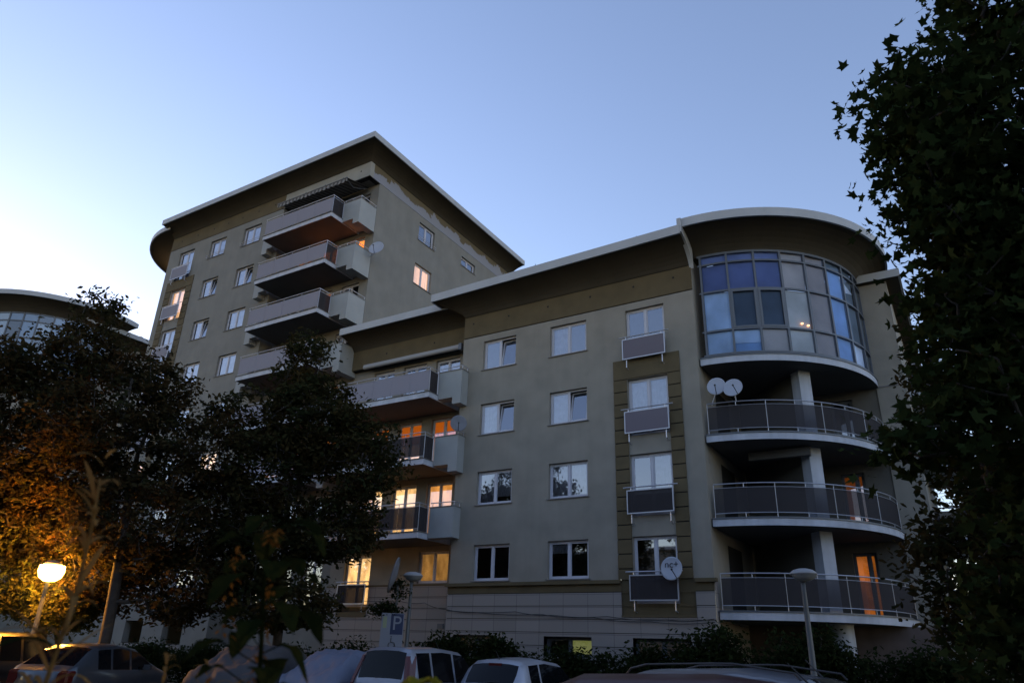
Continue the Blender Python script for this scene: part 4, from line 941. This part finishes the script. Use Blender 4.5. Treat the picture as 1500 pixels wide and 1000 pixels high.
car('white hatchback seen from behind, right of the silver people carrier',(-9.45,16.35),(-.05,.999),3.9,1.64,
    [(-1.95,.90),(-1.88,.99),(-1.58,1.36),(-1.42,1.45),(-.5,1.50),(.4,1.43),(1.20,.96),(1.95,.72)],[(-1.95,.88),(-1.85,.94),(1.15,.88),(1.95,.68)],
    ((-1.88,-1.56),[(-1.32,-.85),(-.78,.80)],(.4,1.16)),whitep,tail=(.62,.98,.16),brake3=True,badge=True)
car('grey sedan lit orange on its roof edge below the glowing street lamp',(-20.2,12.3),(-.40,.917),4.4,1.72,
    [(-2.2,.86),(-1.98,.98),(-1.45,1.34),(-1.15,1.45),(-.3,1.49),(.45,1.41),(1.35,.97),(2.2,.72)],[(-2.2,.84),(-1.95,.93),(1.3,.88),(2.2,.68)],
    ((-1.94,-1.30),[(-1.2,-.7),(-.62,.08),(.16,1.05)],(.45,1.3)),greyp,tail=(.60,.90,.26),badge=True)
car('dark tall car behind the grey sedan at the left edge',(-24.2,12.0),(-.45,.89),4.3,1.75,
    [(-2.1,.95),(-2.0,1.1),(-1.75,1.60),(-1.5,1.70),(.3,1.70),(1.2,1.05),(2.1,.85)],[(-2.1,.93),(-2.0,1.0),(1.1,.95),(2.1,.8)],
    ((-2.0,-1.75),[(-1.5,-.7),(-.6,.2),(.3,1.0)],(.3,1.15)),blackp,tail=(.8,1.3,.12),group='cars parked in front of the building')
M['estate']=paint('estate_paint',(.12,.125,.15)); darkp.node_tree.nodes['Principled BSDF'].inputs['Coat Weight'].default_value=.1; darkp.node_tree.nodes['Principled BSDF'].inputs['Specular IOR Level'].default_value=.25
car('silver estate car with roof rails crossing the foreground at the lower right',(-1.85,8.8),(.97,-.23),4.4,1.74,
    [(-2.2,.90),(-2.12,1.02),(-1.75,1.40),(-1.5,1.47),(-.4,1.515),(.35,1.44),(1.25,.97),(2.2,.72)],[(-2.2,.88),(-2.1,.95),(1.2,.90),(2.2,.68)],
    ((-2.1,-1.72),[(-1.6,-.9),(-.82,.0),(.08,.9)],(.35,1.2)),M['estate'],tail=(.66,1.1,.14),rails=True,group='cars parked in front of the viewer')
car('dark red car close to the viewer at the bottom centre right',(-1.65,6.45),(.94,.35),4.1,1.68,
    [(-2.05,.9),(-1.95,1.02),(-1.6,1.34),(-1.35,1.44),(-.3,1.475),(.45,1.40),(1.25,.95),(2.05,.7)],[(-2.05,.88),(-1.95,.94),(1.2,.88),(2.05,.66)],
    ((-1.93,-1.58),[(-1.45,-.85),(-.78,.85)],(.45,1.2)),darkp,tail=(.62,.98,.2),group='cars parked in front of the viewer')
# covered cars
def covered(label,loc,heading,L,W,roof,m,seed=1,skirt=.25):
    e=empty('covered_car',(loc[0],loc[1],G0),math.atan2(heading[1],heading[0]),label,'car','cars parked in front of the building')
    rng=np.random.default_rng(seed); nx,ny=60,36; hl=L/2; V=[]
    def nz(x,y): return .018*math.sin(7*x+3*math.sin(2.1*y+seed))+.014*math.sin(13*y+5*x)+.012*math.sin(21*x-9*y+seed)
    for i in range(nx+1):
        x=-hl-.06+(L+.12)*i/nx
        zr=prof(roof,max(-hl,min(hl,x)))
        q=min(1,(x+hl+.06)/.4); q2=min(1,(hl+.06-x)/.55); w=(W/2+.05)*(.84+.16*math.sin(math.pi/2*q))*(.8+.2*math.sin(math.pi/2*q2))
        for j in range(ny+1):
            t=-1+2*j/ny; a=abs(t)
            if a<.5: y=a/.5*(w-.26); z=zr+.02*(1-(a/.5)**2)
            elif a<.75: s=(a-.5)/.25; y=w-.26+.26*s; z=zr-(zr-.9)*s**1.5 if zr>.95 else zr-.1*s
            else: s=(a-.75)/.25; y=w+.02*s+.03*math.sin(9*x)*s; z0=.9 if zr>.95 else zr-.1; z=z0-(z0-skirt)*s
            end=max(0,1-(x+hl+.06)/.1)+max(0,1-(hl+.06-x)/.1)
            if end>0: z=skirt+(z-skirt)*(1-.9*end) 
            k=nz(x,t*2.5)*1.0+.035*abs(math.sin(3.1*x+4.2*t+seed))**6*1.5-.03*abs(math.sin(2.3*x-5*t+seed*2))**8; V.append((x+k*.4,math.copysign(y,t)+k*.9,z+k+(.05*max(0,math.sin(6.1*x+8*t)) if a>.45 else 0)))
    mb=MB(); n=ny+1; mb.v=V
    for i in range(nx):
        for j in range(ny): mb.f.append((i*n+j,(i+1)*n+j,(i+1)*n+j+1,i*n+j+1)); mb.m.append(0)
    mb.build('cover',m,e,smooth=True)
    for sx in (-1,1):
        for xx in (-hl+.75,hl-.8):
            t=MB(); t.tube([(xx,sx*(W/2-.25),.31),(xx,sx*(W/2-.04),.31)],.31,20); t.build('wheel','rubber',e)
    return e
M['tarp']=mat('grey_car_cover',(.055,.05,.052),.8,bump=.3,bscale=4); M['tarpblue']=mat('silver_blue_cover',(.14,.155,.21),.5,bump=.35,bscale=5)
covered('car under a grey cloth cover lit orange on its left side',(-16.3,14.6),(-.25,.968),4.5,1.8,[(-2.25,.85),(-1.9,1.0),(-1.2,1.45),(-.6,1.55),(.3,1.5),(1.2,1.05),(2.25,.8)],'tarp',2)
covered('car under a crumpled silvery blue cover, left of the silver people carrier',(-13.85,15.2),(-.12,.99),3.9,1.66,[(-1.95,.8),(-1.8,.95),(-1.15,1.40),(-.5,1.52),(.2,1.45),(1.1,1.0),(1.95,.8)],'tarpblue',5)
# wheelie bin
e=empty('wheelie_bin',(-.62,10.2,G0),0,'grey green wheelie bin below the maple at the right','bin')
mb=MB(); mb.hexa([(-.24,-.26,.06),(.24,-.26,.06),(.24,.26,.06),(-.24,.26,.06),(-.29,-.33,1.22),(.29,-.33,1.22),(.29,.33,1.22),(-.29,.33,1.22)]); mb.build('body','bin',e,bevel=.03)
mb=MB(); mb.hexa([(-.31,-.36,1.225),(.31,-.36,1.225),(.31,.36,1.225),(-.31,.36,1.225),(-.27,-.30,1.30),(.27,-.30,1.30),(.27,.34,1.34),(-.27,.34,1.34)]); mb.tube([(-.25,.40,1.25),(.25,.40,1.25)],.02,8); mb.build('lid','bin',e,bevel=.02)
for sx in (-1,1): t=MB(); t.tube([(sx*.22,.28,.1),(sx*.28,.28,.1)],.1,14); t.build('wheel','rubber',e)
# ------------------------------------------------------------------ foreground plants
def blade(mb,p,d,L,w,bend,n=8,mi=0,fold=.25):
    p=Vector(p); d=Vector(d).normalized(); s=d.cross(Vector((0,0,1))).normalized(); rows=[]
    for i in range(n+1):
        t=i/n; q=p+d*L*t+Vector((0,0,-bend*L*t*t)); ww=w*math.sin(math.pi*min(1,t*.92+.08))**.8*.5
        up=Vector((0,0,1))*ww*fold; rows.append([tuple(q-s*ww+up),tuple(q),tuple(q+s*ww+up)])
    for a,b in zip(rows,rows[1:]):
        mb.quad(a[0],a[1],b[1],b[0],mi); mb.quad(a[1],a[2],b[2],b[1],mi)
rg=random.Random(5)
def weed(label,x,y,top,scale=1,seed=1):
    r=random.Random(seed); e=empty('tall_weed',(x,y,G0),0,label,'plant','weeds close to the viewer'); H=top-G0
    st=MB(); P=[(.02*math.sin(i*.7)*scale+ .05*(i/14)**2,.01*math.cos(i),H*i/14) for i in range(15)]; st.tube(P,[.011*(1-.8*i/14)+.0015 for i in range(15)],7); st.build('stem','seed',e,smooth=True)
    lf=MB(); sd=MB()
    for i in range(4,12):
        a=r.uniform(0,6.28); p=P[i]; d=(math.cos(a),math.sin(a),r.uniform(.2,.8))
        blade(lf,p,d,r.uniform(.16,.28)*scale,.045*scale,r.uniform(.4,.9))
    for i in range(9,15):
        for q in range(8):
            a=r.uniform(0,6.28); p=Vector(P[i])+Vector((0,0,r.uniform(-.06,.06))); d=Vector((math.cos(a),math.sin(a),r.uniform(.7,2.0)))
            blade(sd,p,d,r.uniform(.08,.24)*scale*(1.5-.8*(i-8)/6),.016*scale,r.uniform(.2,.9))
            
    lf.build('leaves','leafP',e,recalc=False); sd.build('seed_head','seed',e,recalc=False)['kind']='stuff'; return e
weed('tall blurred weed with drooping blades close to the viewer, right of the glowing lamp',-2.02,1.08,.40,1,3)
weed('small weed with a seed head at the lower left corner',-2.25,.92,.02,.8,8)
weed('small weed with a seed head, bottom left below the sedan',-2.1,1.45,-.10,.7,12)
weed('short weed tip at the bottom edge left of the covered car',-2.3,1.75,-.12,.7,15)
weed('short weed with pale tips below the grey covered car',-2.0,1.62,-.11,.6,21)
def bigleaf(mb,p,d,L,W_,bend,mi=0):
    p=Vector(p); d=Vector(d).normalized(); s=d.cross(Vector((0,0,1))).normalized(); n=9; rows=[]
    for i in range(n+1):
        t=i/n; w=W_*.5*(math.sin(math.pi*t**.62)**.75 if 0<t<1 else 0.02)*(1+.08*math.sin(i*2.7)); q=p+d*L*t+Vector((0,0,-bend*L*t*t))
        rows.append([tuple(q+s*w*k+Vector((0,0,abs(k)*w*.25+.006*math.sin(9*k+i)))) for k in (-1,-.5,0,.5,1)])
    for a,b in zip(rows,rows[1:]):
        for k in range(4): mb.quad(a[k],a[k+1],b[k+1],b[k],mi)
e=empty('broad_leaf_plant',(-1.66,1.44,G0),0,'tall plant with broad drooping leaves and orange tufts close to the viewer','plant')
st=MB(); P=[(.02*math.sin(i*.9),.015*math.cos(i*.8),1.92*i/12) for i in range(13)]; st.tube(P,[.012-.0006*i for i in range(13)],8); st.build('stem','leafP',e,smooth=True)
lf=MB(); ty=MB(); r=random.Random(4)
for i in range(46):
    z=.98+i*.0205; a=i*2.4; d=(math.cos(a),math.sin(a),.35); st_=MB()
    L=r.uniform(.05,.11); tip=(math.cos(a)*L,math.sin(a)*L,z+L*.5)
    lf.tube([(0,0,z),tip],.002,4)
    bigleaf(lf,tip,(d[0],d[1],r.uniform(-.3,.1)),r.uniform(.055,.095),r.uniform(.06,.10),r.uniform(.3,.8))
lf.build('leaves','leafP',e,smooth=True,recalc=False)
for (x0,y0,z0,hh) in ((-.09,-.05,1.86,.26),(-.02,.02,1.78,.22),(-.10,-.06,1.52,.20),(.0,.0,1.58,.24),(.01,-.02,1.90,.05)):
    for q in range(34):
        a=r.uniform(0,6.28); blade(ty,(x0+r.uniform(-.012,.012),y0+r.uniform(-.012,.012),z0-r.random()*hh),(math.cos(a),math.sin(a),-.3),r.uniform(.012,.03),.009,.3,n=3)
ty.build('dried_tufts','orangeleaf',e,recalc=False)
e=empty('yellow_leaf_plant',(-1.31,1.70,G0),0,'small plant with three yellow leaves in front of the silver people carrier','plant')
st=MB(); st.tube([(0,0,0),(.01,.0,.8),(0,0,1.525)],.006,6); st.build('stem','leafP',e)
lf=MB()
for a,l in ((0.4,.055),(2.4,.055),(3.6,.05),(5.0,.06)): bigleaf(lf,(0,0,1.52),(math.cos(a),math.sin(a),.35),l*1.2,.06,.4)
lf.build('leaves','yellowleaf',e,smooth=True,recalc=False)
# ------------------------------------------------------------------ far block with a round glazed corner
K=1.2; c=(-62.2,27.6); ZT=24.0
E2=empty('distant_apartment_building',(0,0,0),label='distant apartment block with a round glazed corner and flat projecting roof behind the left trees',cat='apartment building')
mb=MB(); mb.box(-84,c[0],c[1]-5.9,c[1]+12,G0,ZT-1.3); mb.box(c[0]+.01,c[0]+5.0,c[1],c[1]+12,G0,ZT-1.35)
a=arc(c,5.9,0,100,24)
for p,q_ in zip(a,a[1:]): mb.quad((*p,G0),(*q_,G0),(*q_,ZT-1.25-4.9),(*p,ZT-1.25-4.9))
mb.build('wall','plaster',E2)
LZ=[ZT-1.25-4.9,ZT-1.25-3.75,ZT-1.25-2.0,ZT-1.25-.65,ZT-1.25]
mb=MB(); pn=MB(); na=10
for i in range(na):
    a0=100*i/na; a1=100*(i+1)/na
    def q3(a_,r_,z): return (c[0]+r_*math.sin(R(a_)),c[1]-r_*math.cos(R(a_)),z)
    for j in range(4): pn.quad(q3(a0,5.9,LZ[j]),q3(a1,5.9,LZ[j]),q3(a1,5.9,LZ[j+1]),q3(a0,5.9,LZ[j+1]),RNG.integers(0,3))
    mb.hexa([q3(a0-.5,5.95,LZ[0]),q3(a0+.5,5.95,LZ[0]),q3(a0+.5,5.85,LZ[0]),q3(a0-.5,5.85,LZ[0]),q3(a0-.5,5.95,LZ[4]),q3(a0+.5,5.95,LZ[4]),q3(a0+.5,5.85,LZ[4]),q3(a0-.5,5.85,LZ[4])])
    for z in LZ: mb.hexa([q3(a0+.51,5.94,z-.05),q3(a1-.51,5.94,z-.05),q3(a1-.51,5.86,z-.05),q3(a0+.51,5.86,z-.05),q3(a0+.51,5.94,z+.05),q3(a1-.51,5.94,z+.05),q3(a1-.51,5.86,z+.05),q3(a0+.51,5.86,z+.05)])
gl2=mb.build('glazed_bay','framedark',E2)
def gm(nm,c_): m_=mat(nm,c_,.12,spec=1.0); m_.node_tree.nodes['Principled BSDF'].inputs['Coat Weight'].default_value=1; return m_
pn.build('pane',[gm('far_glass_pale',(.22,.28,.36)),gm('far_glass_blue',(.12,.18,.28)),gm('far_glass_dark',(.05,.06,.08))],gl2)
so,f_,g_=eave(arc(c,5.85,0,110,26),arc(c,7.4,0,110,26),[ZT-1.25]*27,[ZT-.36]*27,[ZT]*27,None)
s_=so.build('soffit','soffit',E2,recalc=False); f_.build('fascia',['fascia','soffit'],s_)
so,f_,g_=eave([(-84,c[1]-5.9),(c[0],c[1]-5.9)],[(-84,c[1]-7.3),(c[0],c[1]-7.3)],[ZT-1.6]*2,[ZT-.75]*2,[ZT-.4]*2,None)
s_=so.build('soffit','soffit',E2,recalc=False); f_.build('fascia',['fascia','soffit'],s_)
so,f_,g_=eave([(c[0]+2,c[1]),(c[0]+5,c[1]),(c[0]+5,c[1]+12)],[(c[0]+2,c[1]-1.2),(c[0]+6.2,c[1]-1.2),(c[0]+6.2,c[1]+12)],[ZT-1.5]*3,[ZT-1.0]*3,[ZT-.65]*3,None)
s_=so.build('soffit','soffit',E2,recalc=False); f_.build('fascia',['fascia','soffit'],s_)
for i in range(5):
    z=ZT-8.5-2.9*i
    window(front(c[1]-5.9-.3),-66.5,-65,z,z+1.3,E2,*(('lit_orange','lit_orange') if i==1 else ('curtain','dark')),sill=False)
# ------------------------------------------------------------------ sky and light
W=bpy.data.worlds.new('World'); S.world=W; W.use_nodes=True; n=W.node_tree; bg=n.nodes['Background']
SUN_AZ=Vector((-.97,.22)); el=R(6)
sk=n.nodes.new('ShaderNodeTexSky'); sk.sky_type='NISHITA'; sk.sun_disc=False; sk.sun_elevation=el; sk.sun_rotation=math.atan2(SUN_AZ.x,SUN_AZ.y); sk.air_density=1; sk.dust_density=.24; sk.ozone_density=1
wb=n.nodes.new('ShaderNodeMix'); wb.data_type='RGBA'; wb.blend_type='MULTIPLY'; wb.inputs['Factor'].default_value=1; wb.inputs[7].default_value=(1.17,1.10,1.37,1)
n.links.new(sk.outputs[0],wb.inputs[6]); n.links.new(wb.outputs[2],bg.inputs[0]); bg.inputs[1].default_value=.15
sl=bpy.data.lights.new('sun','SUN'); sl.energy=.02; sl.angle=R(12); sl.color=(1,.75,.6); so_=bpy.data.objects.new('sun',sl); COL.objects.link(so_)
so_.rotation_euler=Vector((-SUN_AZ.x*math.cos(el),-SUN_AZ.y*math.cos(el),-math.sin(el))).to_track_quat('-Z','Y').to_euler()
# ------------------------------------------------------------------ camera
A,P_,RO,fpx=R(32.0),R(23.3),R(1.95),1060
z=Vector((0,0,1)); fh=Vector((-math.sin(A),math.cos(A),0)); rh=Vector((math.cos(A),math.sin(A),0))
fwd=fh*math.cos(P_)+z*math.sin(P_); u0=-fh*math.sin(P_)+z*math.cos(P_)
right=rh*math.cos(RO)+u0*math.sin(RO); up=-rh*math.sin(RO)+u0*math.cos(RO)
cd=bpy.data.cameras.new('camera'); cam=bpy.data.objects.new('camera',cd); COL.objects.link(cam)
mw=Matrix((right,up,-fwd)).transposed().to_4x4(); cam.matrix_world=mw
cd.sensor_width=36; cd.lens=fpx/1500*36; cd.clip_end=2000; cd.clip_start=.05
cd.dof.use_dof=True; cd.dof.focus_distance=26; cd.dof.aperture_fstop=2.6
S.camera=cam
S.view_settings.view_transform='Standard'; S.view_settings.look='None'; S.view_settings.gamma=1; S.view_settings.exposure=1.30
S.render.engine='CYCLES'; S.cycles.max_bounces=8; S.cycles.transparent_max_bounces=16; S.cycles.sample_clamp_indirect=4
